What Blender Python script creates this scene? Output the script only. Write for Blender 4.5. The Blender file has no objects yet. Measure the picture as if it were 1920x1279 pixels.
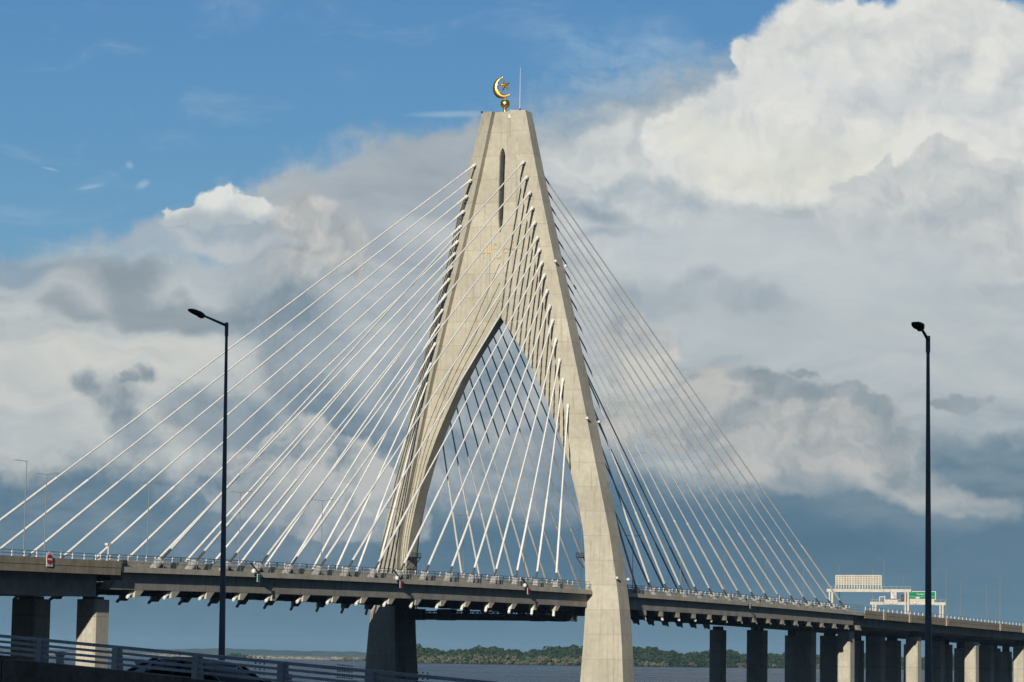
import bpy, bmesh, math, random
import numpy as np
from mathutils import Vector, Matrix
random.seed(7)
RNG = np.random.default_rng(11)
R = math.radians
SC = bpy.context.scene
COL = SC.collection

# ------------------------------------------------------------------ camera
CAM = np.array([-559.57, -266.185, 9.487])
FPX, PSI, PITCH, ROLL = 5346.5, 0.44084, 0.11054, 0.01693     # focal length for a 1920 px wide frame
Fv = Vector((math.cos(PSI)*math.cos(PITCH), math.sin(PSI)*math.cos(PITCH), math.sin(PITCH)))
Rv = Vector((math.sin(PSI), -math.cos(PSI), 0))
Uv = Rv.cross(Fv)
cr, sr = math.cos(ROLL), math.sin(ROLL)
Rc = Rv*cr + Uv*sr
Uc = Uv*cr - Rv*sr
cd = bpy.data.cameras.new('camera')
cam = bpy.data.objects.new('camera', cd)
COL.objects.link(cam)
m = Matrix((Rc, Uc, -Fv)).transposed().to_4x4()
m.translation = Vector(CAM)
cam.matrix_world = m
cd.sensor_width = 36.0
cd.lens = FPX/1920*36.0
cd.clip_start = 0.5
cd.clip_end = 60000
SC.camera = cam
SC.view_settings.view_transform = 'Standard'
SC.view_settings.look = 'None'
SC.view_settings.exposure = 0.0
SC.view_settings.gamma = 1.0
try:
    cy = SC.cycles
    cy.max_bounces = 4; cy.diffuse_bounces = 2; cy.glossy_bounces = 3; cy.transmission_bounces = 2; cy.volume_bounces = 0
    cy.caustics_reflective = False; cy.caustics_refractive = False
except Exception: pass

# ------------------------------------------------------------------ sun
SUN = Vector((1.0, 0.235, -0.305)).normalized()                 # direction the light travels
sd = bpy.data.lights.new('sun', 'SUN')
sd.energy = 4.6
sd.angle = R(0.53)
sd.color = (1.0, 0.93, 0.80)
so = bpy.data.objects.new('sun', sd)
so.rotation_euler = SUN.to_track_quat('-Z', 'Y').to_euler()
COL.objects.link(so)

# ------------------------------------------------------------------ colour helper
def lin(r, g, b, k=1.0):
    f = lambda c: (c/255/12.92 if c/255 <= .04045 else ((c/255+.055)/1.055)**2.4)
    return (f(r)*k, f(g)*k, f(b)*k, 1.0)

class Nodes:
    def __init__(s, tree):
        s.t = tree; s.n = tree.nodes; s.l = tree.links
    def new(s, typ, **kw):
        n = s.n.new(typ)
        for k, v in kw.items(): setattr(n, k, v)
        return n
    def put(s, sock, v):
        if hasattr(v, 'is_linked') or isinstance(v, bpy.types.NodeSocket): s.l.new(v, sock)
        else: sock.default_value = v
    def math(s, op, a, b=0.0, c=0.0, clamp=False):
        n = s.new('ShaderNodeMath', operation=op, use_clamp=clamp)
        s.put(n.inputs[0], a); s.put(n.inputs[1], b)
        if op in ('SMOOTH_MIN', 'MULTIPLY_ADD', 'SMOOTH_MAX'): s.put(n.inputs[2], c)
        return n.outputs[0]
    def vmath(s, op, a, b=None, c=None, scale=None):
        n = s.new('ShaderNodeVectorMath', operation=op)
        s.put(n.inputs[0], a)
        if b is not None: s.put(n.inputs[1], b)
        if c is not None: s.put(n.inputs[2], c)
        if scale is not None: s.put(n.inputs['Scale'], scale)
        return n.outputs['Value'] if op in ('LENGTH', 'DOT_PRODUCT', 'DISTANCE') else n.outputs[0]
    def noise(s, vec, scale, detail=3, rough=.5, dist=0.0):
        n = s.new('ShaderNodeTexNoise')
        s.put(n.inputs['Vector'], vec)
        n.inputs['Scale'].default_value = scale; n.inputs['Detail'].default_value = detail
        n.inputs['Roughness'].default_value = rough; n.inputs['Distortion'].default_value = dist
        return n
    def mix(s, f, a, b, typ='MIX'):
        n = s.new('ShaderNodeMix', data_type='RGBA', blend_type=typ)
        s.put(n.inputs[0], f); s.put(n.inputs[6], a); s.put(n.inputs[7], b)
        return n.outputs[2]
    def ramp(s, f, stops, interp='LINEAR'):
        n = s.new('ShaderNodeValToRGB'); n.color_ramp.interpolation = interp
        e = n.color_ramp.elements
        while len(e) < len(stops): e.new(0.5)
        for i, (p, c) in enumerate(stops): e[i].position = p; e[i].color = c
        s.put(n.inputs[0], f)
        return n.outputs[0]
    def smooth(s, v, lo, hi):
        n = s.new('ShaderNodeMapRange', interpolation_type='SMOOTHSTEP')
        s.put(n.inputs[0], v); n.inputs[1].default_value = lo; n.inputs[2].default_value = hi
        return n.outputs[0]

# ------------------------------------------------------------------ sky (world)
W = bpy.data.worlds.new('World'); SC.world = W; W.use_nodes = True
W.node_tree.nodes.clear()
N = Nodes(W.node_tree)
geo = N.new('ShaderNodeTexCoord').outputs['Generated']
Fh = Vector((math.cos(PSI), math.sin(PSI), 0))
dF = N.vmath('DOT_PRODUCT', geo, tuple(Fh))
dR = N.vmath('DOT_PRODUCT', geo, tuple(Rv))
dFc = N.math('MAXIMUM', dF, 0.15)
sx_ = N.math('DIVIDE', dR, dFc)
sep = N.new('ShaderNodeSeparateXYZ'); N.put(sep.inputs[0], geo)
sz_ = N.math('DIVIDE', sep.outputs[2], dFc)
K = 5.3465
cmb = N.new('ShaderNodeCombineXYZ')
N.put(cmb.inputs[0], N.math('MULTIPLY', sx_, K)); N.put(cmb.inputs[1], N.math('MULTIPLY', sz_, K))
P = cmb.outputs[0]                      # sky angle coordinates, thousandths of a frame-pixel angle
def sk(x, y):
    """direction of a spot in the sky, in the same angle coordinates"""
    u, v = x-960, y-639.5
    a = cr*u+sr*v; b = -sr*u+cr*v
    d = Fv + Rv*(a/FPX) - Uv*(b/FPX)
    f = d.dot(Fh)
    return d.dot(Rv)/f*K, d.z/f*K
def warp(amps):
    out = P
    for i, (sc, am, de) in enumerate(amps):
        off = N.vmath('ADD', P, (3.1*i+1.7, 5.3*i, 2.2*i+.6))
        nz = N.noise(off, sc, de, .55).outputs['Color']
        c = N.vmath('SUBTRACT', nz, (.5, .5, .5))
        out = N.vmath('MULTIPLY_ADD', c, (am, am*.8, 0), out)
    return out
Psoft = warp([(3.0, .22, 2)])
Pmid = warp([(4.5, .17, 2), (16, .055, 2)])
Ppuff = warp([(5.5, .13, 1), (17, .06, 2), (55, .022, 2)])
# relief: difference of a noise field towards the sun side gives billows a lit and an unlit flank
def relief(scale, off, det=4, rough=.55, stretch=(1, 1, 1)):
    q = N.vmath('MULTIPLY', Ppuff, stretch)
    a = N.noise(q, scale, det, rough).outputs['Fac']
    b = N.noise(N.vmath('ADD', q, off), scale, det, rough).outputs['Fac']
    return N.math('SUBTRACT', a, b)
rel1 = relief(5.5, (.035, -.05, 0))
rel2 = relief(15, (.014, -.018, 0), 3)
rel = N.math('ADD', N.math('MULTIPLY_ADD', rel1, 2.4, .5), N.math('MULTIPLY', rel2, 1.0))
streak = N.noise(N.vmath('MULTIPLY', Pmid, (1.0, 3.4, 1)), 3.4, 5, .6).outputs['Fac']
streak2 = N.noise(N.vmath('MULTIPLY', Psoft, (1.0, 2.4, 1)), 11, 3, .62).outputs['Fac']
fine = N.noise(P, 30, 5, .66).outputs['Fac']

LAST = [None]      # each step waits for the one before, which keeps the shader's stack small
def chain(v):
    return v if LAST[0] is None else N.vmath('MULTIPLY_ADD', LAST[0], (1e-8, 1e-8, 0), v)
def field(blobs, src, k=.25):
    cur = None
    for b in blobs:
        x, y, rx, ry = b[:4]; rot = b[4] if len(b) > 4 else 0
        mp = N.new('ShaderNodeMapping', vector_type='TEXTURE')
        N.put(mp.inputs['Vector'], chain(src))
        cx, cy = sk(x, y)
        mp.inputs['Location'].default_value = (cx, cy, 0)
        mp.inputs['Rotation'].default_value = (0, 0, R(rot))
        mp.inputs['Scale'].default_value = (rx/1000, ry/1000, 1)
        d = N.vmath('LENGTH', mp.outputs[0])
        cur = d if cur is None else N.math('SMOOTH_MIN', cur, d, k)
        LAST[0] = cur
    return N.math('SUBTRACT', 1.0, cur)
def layer(base, blobs, dark, light, soft=.2, src=None, shade=None, bias=0.0, gain=1.0, amount=1.0, lift=0.0):
    f = field(blobs, src if src is not None else Pmid)
    fd = N.math('MULTIPLY_ADD', N.math('SUBTRACT', fine, .5), .35*min(1, soft*3+.2), f)
    msk = N.smooth(fd, -soft, soft)
    if amount != 1.0: msk = N.math('MULTIPLY', msk, amount)
    sh = shade if shade is not None else rel
    sh = N.math('MULTIPLY_ADD', N.math('SUBTRACT', sh, .5), gain, .5+bias)
    if lift:      # the rim facing up and to the sun is brighter than the core
        sh = N.math('ADD', sh, N.math('MULTIPLY', N.smooth(f, .55, 0.0), lift))
    sh = N.math('MAXIMUM', N.math('MINIMUM', sh, 1.0), 0.0)
    out = N.mix(msk, base, N.mix(sh, dark, light))
    LAST[0] = out
    return out

sky = N.new('ShaderNodeTexSky', sky_type='NISHITA', sun_disc=False)
sky.sun_elevation = R(16.5); sky.sun_rotation = R(-103.2)
sky.altitude = 0; sky.air_density = 1.0; sky.dust_density = 0.6; sky.ozone_density = 2.0
nish = N.vmath('SCALE', sky.outputs[0], scale=0.085)
Pxy = N.new('ShaderNodeSeparateXYZ'); N.put(Pxy.inputs[0], P)
H = Pxy.outputs[1]
clear = N.ramp(N.math('DIVIDE', H, 1.5, clamp=True), [
    (0.0, lin(82, 114, 138)), (0.12, lin(78, 108, 132)), (0.30, lin(112, 142, 162)),
    (0.52, lin(96, 152, 192)), (0.68, lin(82, 142, 190)), (0.83, lin(76, 134, 188)), (1.0, lin(70, 124, 180))])
c = N.mix(0.2, clear, nish)
wisp = N.smooth(N.noise(N.vmath('MULTIPLY', Psoft, (1.0, 2.6, 1)), 3.0, 5, .66, .4).outputs['Fac'], .52, .85)
c = N.mix(N.math('MULTIPLY', wisp, .32), c, lin(190, 205, 216))
LAYERS = []
def L(*a): LAYERS.append(a)
# thin cirrus beside the big cumulus and tiny scraps on the left
L([(1190, 120, 150, 50, -10), (1130, 95, 140, 26, -14), (1230, 170, 150, 32, -6)], lin(90, 145, 192), lin(165, 192, 212), .9, 'Pmid', 'streak2', .0, 2.2, .6)
L([(850, 214, 60, 5, 2), (268, 346, 11, 6, 30), (95, 317, 12, 2, -12), (172, 350, 20, 3, 12), (243, 310, 6, 5, -50)], lin(120, 165, 200), lin(184, 203, 216), .9, 'P', 'streak2', .1, 1, .6)
# wide grey-white deck
L([(300, 725, 620, 258), (60, 560, 120, 70), (800, 590, 430, 330), (1500, 620, 760, 500), (1120, 420, 250, 160)], lin(142, 159, 171), lin(197, 202, 202), .16, 'Pmid', 'streak', .08, 2.4)
L([(90, 700, 330, 75, 3), (80, 870, 300, 55), (430, 690, 150, 60, -6), (330, 640, 160, 25), (250, 800, 160, 60)], lin(178, 187, 190), lin(214, 213, 206), .6, 'Pmid', 'streak', .15, 2, .85)
L([(50, 510, 60, 32, -20), (40, 520, 100, 22)], lin(120, 148, 172), lin(150, 168, 182), .5, 'Pmid', 'streak', 0, 1, .8)
# upper middle slab, puff and white crown
L([(740, 330, 200, 50, 10), (600, 345, 90, 28), (820, 400, 150, 110), (640, 400, 190, 80), (860, 290, 120, 42)], lin(142, 155, 166), lin(184, 191, 196), .3, 'Pmid', 'streak', .0, 1.6)
L([(400, 398, 52, 34, 20), (455, 400, 60, 20), (335, 416, 32, 16, 30), (415, 380, 24, 24)], lin(176, 188, 194), lin(222, 224, 220), .16, 'Ppuff', 'rel', .25, 1, 1, .2)
L([(420, 440, 160, 22, 4), (300, 450, 130, 22, 6)], lin(150, 166, 178), lin(182, 190, 196), .6, 'Pmid', 'streak', 0, 1, .8)
L([(560, 430, 62, 52), (640, 475, 62, 46, -20), (545, 480, 40, 55)], lin(150, 160, 167), lin(204, 203, 198), .35, 'Ppuff', 'rel', .1, 1.2)
L([(840, 420, 100, 28, -8), (380, 520, 120, 30), (420, 460, 110, 12)], lin(160, 174, 184), lin(202, 206, 206), .6, 'Pmid', 'streak', .1, 1, .8)
# grey shreds left of centre
L([(215, 545, 95, 32, -12), (385, 585, 130, 26), (240, 520, 60, 32), (300, 575, 110, 26), (150, 580, 50, 26)], lin(130, 145, 156), lin(160, 170, 176), .45, 'Pmid', 'streak', 0, 1.4, .9)
L([(150, 545, 48, 30)], lin(172, 182, 188), lin(202, 205, 204), .6, 'Pmid', 'streak', 0, 1.4, .7)
# blue shadowed gaps
L([(540, 590, 110, 80, -30), (540, 680, 60, 80), (660, 790, 190, 62, -25), (760, 850, 110, 60, -35), (430, 790, 100, 62), (380, 760, 60, 40), (275, 820, 40, 60), (600, 730, 100, 60), (830, 700, 90, 90)], lin(104, 127, 144), lin(150, 162, 171), .5, 'Ppuff', 'rel', .05, 1.5, .72)
L([(790, 620, 70, 90), (870, 640, 60, 70)], lin(150, 162, 172), lin(182, 188, 192), .5, 'Pmid', 'rel', 0, 1.4, .8)
L([(183, 724, 38, 22), (232, 745, 46, 40), (286, 690, 22, 18), (262, 765, 26, 34), (250, 705, 34, 12, 30)], lin(116, 134, 148), lin(156, 166, 173), .6, 'Ppuff', 'rel', .05, 1.8, .85)
# blue-grey under-storm
L([(100, 1090, 560, 218), (700, 1150, 700, 190), (1150, 1130, 420, 230), (1650, 1150, 640, 262), (1880, 940, 190, 120)], lin(76, 107, 130), lin(102, 130, 147), .22, 'Pmid', 'streak', .1, 1.2)
L([(170, 985, 260, 42), (420, 1010, 200, 36), (60, 940, 160, 30)], lin(84, 114, 138), lin(140, 155, 164), .8, 'Pmid', 'streak2', -.05, 2, .7)
# low cumulus left of the tower
L([(740, 830, 90, 70, -35), (660, 790, 110, 45, -25)], lin(92, 118, 138), lin(120, 140, 155), .6, 'Pmid', 'rel', 0, 1.4, .75)
L([(530, 835, 90, 45, 30), (610, 870, 110, 62), (690, 930, 90, 60, -25), (560, 930, 140, 62), (440, 900, 90, 60), (730, 985, 60, 50), (640, 980, 120, 42)], lin(120, 140, 154), lin(190, 192, 190), .12, 'Ppuff', 'rel', .16, 1.7, 1, .25)
L([(470, 955, 130, 50), (610, 1010, 130, 26)], lin(96, 122, 143), lin(136, 150, 160), .8, 'Pmid', 'rel', 0, 1, .7)
L([(900, 870, 110, 90), (960, 800, 100, 80), (1010, 930, 100, 50), (930, 720, 90, 80)], lin(122, 142, 157), lin(178, 183, 185), .35, 'Pmid', 'rel', .05, 1.3)
# big cumulus, upper right
L([(1150, 262, 82, 52, 25), (1190, 300, 120, 70), (1090, 320, 70, 40), (1120, 420, 130, 60), (1250, 430, 160, 90)], lin(172, 184, 192), lin(210, 213, 211), .3, 'Ppuff', 'rel', .05, 1.2)
L([(1110, 405, 66, 16, -22), (1120, 440, 70, 14, 6)], lin(134, 150, 164), lin(164, 176, 186), .9, 'Pmid', 'rel', 0, 1, .85)
L([(1500, 110, 112, 112), (1600, 60, 120, 66), (1790, 90, 200, 100), (1700, 200, 240, 130), (1395, 240, 170, 100, 25), (1290, 255, 80, 56), (1480, 300, 190, 90), (1415, 95, 50, 36), (1660, 330, 200, 90), (1850, 300, 160, 160)], lin(186, 193, 198), lin(226, 226, 221), .15, 'Ppuff', 'rel', .24, 1.0, 1, .12)
L([(1410, 320, 90, 42, -10), (1560, 310, 110, 44), (1470, 345, 60, 26), (1300, 260, 60, 30)], lin(220, 220, 208), lin(229, 229, 214), 1.0, 'Pmid', 'rel', 0, 1, .7)
L([(1500, 150, 80, 26, 25), (1700, 180, 200, 26), (1400, 190, 90, 22, 35)], lin(196, 203, 207), lin(212, 215, 216), .9, 'Pmid', 'rel', 0, 1, .6)
L([(1700, 335, 66, 40), (1664, 300, 20, 24), (1775, 300, 62, 34), (1850, 350, 110, 50), (1640, 360, 60, 24), (1700, 420, 150, 60), (1850, 460, 130, 80)], lin(170, 180, 187), lin(206, 208, 206), .16, 'Ppuff', 'rel', .1, 1.3, .9)
L([(1450, 470, 220, 70), (1330, 470, 120, 40), (1600, 520, 200, 60), (1400, 510, 200, 30)], lin(182, 192, 198), lin(206, 210, 210), .7, 'Pmid', 'streak', .12, 1.4, .85)
L([(1560, 590, 460, 90), (1300, 470, 200, 50)], lin(172, 185, 192), lin(196, 203, 206), .9, 'Pmid', 'streak', .1, 1.4, .7)
L([(1310, 545, 110, 36), (1410, 565, 90, 24), (1230, 560, 90, 30)], lin(152, 165, 175), lin(176, 185, 191), .4, 'Pmid', 'rel', 0, 1, .85)
L([(1700, 620, 280, 60), (1450, 640, 200, 50), (1800, 700, 160, 60)], lin(176, 186, 190), lin(192, 197, 198), .9, 'Pmid', 'streak', 0, 1.4, .7)
# small and middle cumulus on the right
L([(1225, 640, 46, 42), (1180, 620, 44, 46), (1200, 690, 60, 30)], lin(156, 166, 174), lin(204, 203, 198), .2, 'Ppuff', 'rel', .12, 1.3)
L([(1320, 730, 70, 48), (1390, 790, 130, 84), (1520, 810, 140, 84), (1650, 820, 84, 62), (1270, 800, 90, 60), (1600, 890, 180, 50), (1440, 890, 120, 40), (1180, 790, 70, 60), (1760, 930, 120, 34)], lin(140, 153, 161), lin(192, 192, 189), .3, 'Ppuff', 'rel', .14, 1.3)
L([(1440, 722, 66, 24, -8), (1500, 702, 28, 12), (1590, 745, 52, 20, -8), (1490, 745, 60, 20), (1640, 770, 60, 16, -10)], lin(130, 145, 155), lin(162, 170, 175), .4, 'Ppuff', 'rel', 0, 1, .9)
L([(1808, 740, 46, 15, -6), (1780, 735, 24, 9)], lin(130, 145, 155), lin(160, 170, 176), .3, 'Ppuff', 'rel', 0, 1, .9)
L([(1860, 850, 150, 26, -8), (1700, 960, 200, 30), (1560, 930, 160, 26), (1850, 900, 120, 30)], lin(106, 132, 150), lin(146, 160, 168), .8, 'Pmid', 'streak2', 0, 1.6, .7)
L([(1280, 980, 260, 60), (1250, 1050, 300, 60), (1500, 1010, 200, 40), (1120, 900, 90, 60)], lin(68, 101, 127), lin(88, 120, 142), .9, 'Psoft', 'streak', 0, 1, .75)
base_sky = c
# the sky is built in tiles so that each viewing direction only evaluates the clouds near it
TX = [-400, 330, 680, 1250, 1560, 2400]; TY = [-400, 560, 1400]
SHARED = ['P', 'Pmid', 'Ppuff', 'Psoft', 'rel', 'streak', 'streak2', 'fine', 'base_sky']
OUTER = N; OUTER_V = {k: globals()[k] for k in SHARED}
KEY = {id(OUTER_V[k]): k for k in SHARED}
def cloud_tile(x0, x1, y0, y1):
    gt = bpy.data.node_groups.new('sky tile', 'ShaderNodeTree')
    for k in SHARED:
        gt.interface.new_socket(k, in_out='INPUT', socket_type='NodeSocketVector' if k[0] == 'P' else ('NodeSocketColor' if k == 'base_sky' else 'NodeSocketFloat'))
    gt.interface.new_socket('out', in_out='OUTPUT', socket_type='NodeSocketColor')
    g = globals(); g['N'] = Nodes(gt)
    gi = N.new('NodeGroupInput'); go = N.new('NodeGroupOutput')
    for i, k in enumerate(SHARED): g[k] = gi.outputs[i]
    N.l.new(cloud_stack(x0, x1, y0, y1), go.inputs[0])
    g['N'] = OUTER
    for k in SHARED: g[k] = OUTER_V[k]
    LAST[0] = None
    gn = OUTER.new('ShaderNodeGroup'); gn.node_tree = gt
    for i, k in enumerate(SHARED): OUTER.l.new(OUTER_V[k], gn.inputs[i])
    return gn.outputs[0]
def cloud_stack(x0, x1, y0, y1):
    LAST[0] = None
    c_ = base_sky
    for a in LAYERS:
        soft = a[3] if len(a) > 3 else .2
        keep = []
        for b_ in a[0]:
            m_ = max(b_[2], b_[3]) if (len(b_) > 4 and abs(b_[4]) > 8) else None
            ex = (m_ or b_[2])*(1.12+soft)+95; ey = (m_ or b_[3])*(1.12+soft)+85
            if b_[0]+ex > x0 and b_[0]-ex < x1 and b_[1]+ey > y0 and b_[1]-ey < y1: keep.append(b_)
        if keep:
            b4 = list(a[1:])
            for q in range(len(b4)):
                if isinstance(b4[q], str): b4[q] = globals()[b4[q]]
            c_ = layer(c_, keep, *b4)
    return c_
# the part of the sky behind and above the camera
upb = N.math('MAXIMUM', N.smooth(sep.outputs[2], .30, .55), N.smooth(dF, .55, .15))
other = N.mix(N.smooth(streak, .45, .65), lin(62, 84, 112), lin(94, 103, 110))
below = N.smooth(sep.outputs[2], 0.0, -.02)
def finish(c_):
    c_ = N.mix(upb, c_, other)
    bg = N.new('ShaderNodeBackground'); N.put(bg.inputs[0], N.mix(below, c_, lin(60, 76, 90)))
    return bg.outputs[0]
def pick(test, a, b):
    mx = N.new('ShaderNodeMixShader'); N.put(mx.inputs[0], test); N.l.new(a, mx.inputs[1]); N.l.new(b, mx.inputs[2]); return mx.outputs[0]
cols = []
for i in range(len(TX)-1):
    tiles = [finish(cloud_tile(TX[i], TX[i+1], TY[j], TY[j+1])) for j in range(2)]
    ysp = sk((TX[i]+TX[i+1])/2, TY[1])[1]
    cols.append(pick(N.math('LESS_THAN', H, ysp), tiles[0], tiles[1]))
surf = cols[0]
cols = cols + []
def xt(i): return N.math('GREATER_THAN', Pxy.outputs[0], sk(TX[i], 560)[0])
surf = pick(xt(2), pick(xt(1), cols[0], cols[1]), pick(xt(3), cols[2], pick(xt(4), cols[3], cols[4])))
plain = N.new('ShaderNodeBackground'); N.put(plain.inputs[0], N.mix(below, other, lin(60, 76, 90)))
away = N.math('LESS_THAN', dF, .15)
surf = pick(away, surf, plain.outputs[0])
wo = N.new('ShaderNodeOutputWorld'); N.l.new(surf, wo.inputs[0])
try: W.cycles.sampling_method = 'MANUAL'; W.cycles.sample_map_resolution = 512
except Exception: pass

# ------------------------------------------------------------------ materials
def material(name, col, rough=.8, metal=0.0, spec=.3, var=None, joints=None, streaks=0.0, bump=0.0, nscale=.25, emit=None, fine_var=.12):
    mt = bpy.data.materials.new(name); mt.use_nodes = True
    n = Nodes(mt.node_tree); b = mt.node_tree.nodes['Principled BSDF']
    b.inputs['Roughness'].default_value = rough; b.inputs['Metallic'].default_value = metal
    try: b.inputs['Specular IOR Level'].default_value = spec
    except Exception: pass
    col = tuple(col)+(1,) if len(col) == 3 else col
    pos = n.new('ShaderNodeNewGeometry').outputs['Position']
    out = None
    if var is not None:
        var = tuple(var)+(1,) if len(var) == 3 else var
        f = n.noise(pos, nscale, 6, .62).outputs['Fac']
        out = n.mix(n.smooth(f, .34, .68), col, var)
        f2 = n.noise(pos, nscale*9, 4, .6).outputs['Fac']
        out = n.mix(1.0, out, n.ramp(f2, [(.25, (1-fine_var,)*3+(1,)), (.75, (1+fine_var,)*3+(1,))]), 'MULTIPLY')
    if streaks:
        st = n.noise(n.vmath('MULTIPLY', pos, (1.6, 1.6, .06)), 1.0, 5, .6).outputs['Fac']
        base = out if out is not None else col
        out = n.mix(n.math('MULTIPLY', n.smooth(st, .5, .78), streaks), base, tuple(x*.5 for x in col[:3])+(1,))
    if joints:          # casting joints: thin darker lines every so many metres of height
        z0, dz, wd, amt = joints
        sp = n.new('ShaderNodeSeparateXYZ'); n.put(sp.inputs[0], pos)
        wob = n.math('MULTIPLY_ADD', n.noise(pos, 1.4, 2).outputs['Fac'], .08, -z0-.04)
        w_ = n.math('FRACT', n.math('DIVIDE', n.math('ADD', n.math('ADD', sp.outputs[2], 100*dz), wob), dz))
        d_ = n.math('MULTIPLY', n.math('ABSOLUTE', n.math('SUBTRACT', w_, .5)), dz)
        ln = n.smooth(d_, dz*.5-wd, dz*.5-wd*.2)
        lt = n.math('FLOOR', n.math('DIVIDE', n.math('ADD', sp.outputs[2], 100*dz-z0), dz))
        base = out if out is not None else col
        wn = n.new('ShaderNodeTexWhiteNoise', noise_dimensions='1D'); n.put(wn.inputs['W'], lt)
        tone = n.math('MULTIPLY_ADD', wn.outputs['Value'], .12, .94)
        cc = n.new('ShaderNodeCombineColor')
        for i in range(3): n.put(cc.inputs[i], tone)
        base = n.mix(1.0, base, cc.outputs[0], 'MULTIPLY')
        # faint plywood grid
        gx = n.math('FRACT', n.math('DIVIDE', n.math('ADD', n.math('ADD', sp.outputs[1], n.math('MULTIPLY', sp.outputs[0], .37)), 400.0), 2.44))
        gl = n.math('MULTIPLY', n.smooth(n.math('ABSOLUTE', n.math('SUBTRACT', gx, .5)), .485, .5), n.math('MULTIPLY', wn.outputs['Value'], .14))
        base = n.mix(gl, base, tuple(x*.6 for x in col[:3])+(1,))
        spots = n.smooth(n.noise(pos, .9, 2, .4, .6).outputs['Fac'], .72, .80)
        base = n.mix(n.math('MULTIPLY', spots, .35), base, tuple(x*.62 for x in col[:3])+(1,))
        out = n.mix(n.math('MULTIPLY', ln, amt), base, tuple(x*.45 for x in col[:3])+(1,))
    if out is None: b.inputs['Base Color'].default_value = col
    else: n.put(b.inputs['Base Color'], out)
    if bump:
        bp = n.new('ShaderNodeBump'); bp.inputs['Strength'].default_value = bump; bp.inputs['Distance'].default_value = .06
        n.put(bp.inputs['Height'], n.noise(pos, 2.2, 6, .65).outputs['Fac']); n.l.new(bp.outputs[0], b.inputs['Normal'])
    if emit:
        b.inputs['Emission Color'].default_value = emit+(1,); b.inputs['Emission Strength'].default_value = 1.0
    return mt
M = {}
M['tower'] = material('pylon concrete', (.485, .455, .37), .85, var=(.405, .378, .305), joints=(9.4, 5.22, .09, .5), streaks=.75, bump=.3, nscale=.10, fine_var=.11)
M['deck'] = material('deck concrete', (.55, .505, .41), .85, var=(.43, .395, .32), streaks=.55, bump=.3, nscale=.3, fine_var=.16)
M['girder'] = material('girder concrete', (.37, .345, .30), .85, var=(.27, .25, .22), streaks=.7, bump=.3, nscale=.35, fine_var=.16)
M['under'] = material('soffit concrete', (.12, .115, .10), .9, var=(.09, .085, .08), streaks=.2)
M['pier'] = material('pier concrete', (.53, .495, .41), .85, var=(.43, .40, .33), joints=(8.6, 6.1, .1, .7), streaks=.55, bump=.3, nscale=.22, fine_var=.14)
M['panel'] = material('parapet panel concrete', (.34, .29, .21), .85, var=(.25, .215, .16), streaks=.6, bump=.2, nscale=.5)
M['joint'] = material('panel joint mortar', (.36, .33, .27), .85)
M['post_c'] = material('pale pilaster concrete', (.44, .36, .24), .85, var=(.37, .31, .21))
M['block'] = material('anchor block render', (.46, .45, .43), .8, var=(.36, .355, .34), nscale=.9)
M['cable'] = material('white cable pipe', (.86, .845, .80), .4, spec=.4, var=(.76, .745, .70), nscale=.12)
M['steel'] = material('galvanised steel tube', (.16, .16, .155), .5, metal=.3, var=(.11, .11, .11), nscale=.6)
M['white'] = material('white painted steel', (.74, .73, .69), .5, var=(.62, .61, .58), nscale=.7)
M['cream'] = material('gantry paint', (.60, .57, .49), .5, var=(.50, .475, .41), nscale=.5)
M['rail'] = material('grey rail', (.17, .19, .20), .5, metal=.2)
M['lampgrey'] = material('lamp post grey', (.22, .23, .23), .5, metal=.3)
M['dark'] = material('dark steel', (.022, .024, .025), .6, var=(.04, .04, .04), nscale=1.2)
M['gold'] = material('gilded metal', (.86, .54, .13), .33, metal=1.0)
M['goldpaint'] = material('gold lettering', (.50, .40, .17), .45, metal=.3)
M['red'] = material('red sign face', (.40, .02, .03), .5)
M['green'] = material('green sign face', (.0, .20, .085), .5)
M['blue'] = material('blue sign edge', (.02, .04, .18), .5)
M['orange'] = material('amber display', (.30, .07, .02), .6)
M['pole'] = material('foreground pole paint', (.17, .20, .22), .4, metal=.0, var=(.12, .15, .17), nscale=.8)
M['guard'] = material('foreground rail galvanised', (.50, .53, .54), .5, metal=.0, var=(.36, .39, .40), nscale=1.6)
M['barrier'] = material('foreground barrier concrete', (.20, .18, .15), .9, var=(.115, .105, .09), streaks=.6, bump=.5, nscale=.9, fine_var=.25)
M['asphalt'] = material('asphalt', (.05, .05, .052), .9, var=(.035, .035, .036), nscale=1.0)
M['paint'] = material('dark blue car paint', (.006, .007, .018), .3, spec=.35)
M['glass'] = material('tinted car glass', (.006, .008, .012), .12, spec=.45)
M['tyre'] = material('tyre rubber', (.02, .02, .02), .8)
M['rim'] = material('wheel alloy', (.4, .4, .4), .3, metal=.9)
M['lampred'] = material('tail light', (.25, .01, .01), .3)
M['lampw'] = material('head light', (.5, .5, .5), .15)

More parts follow.
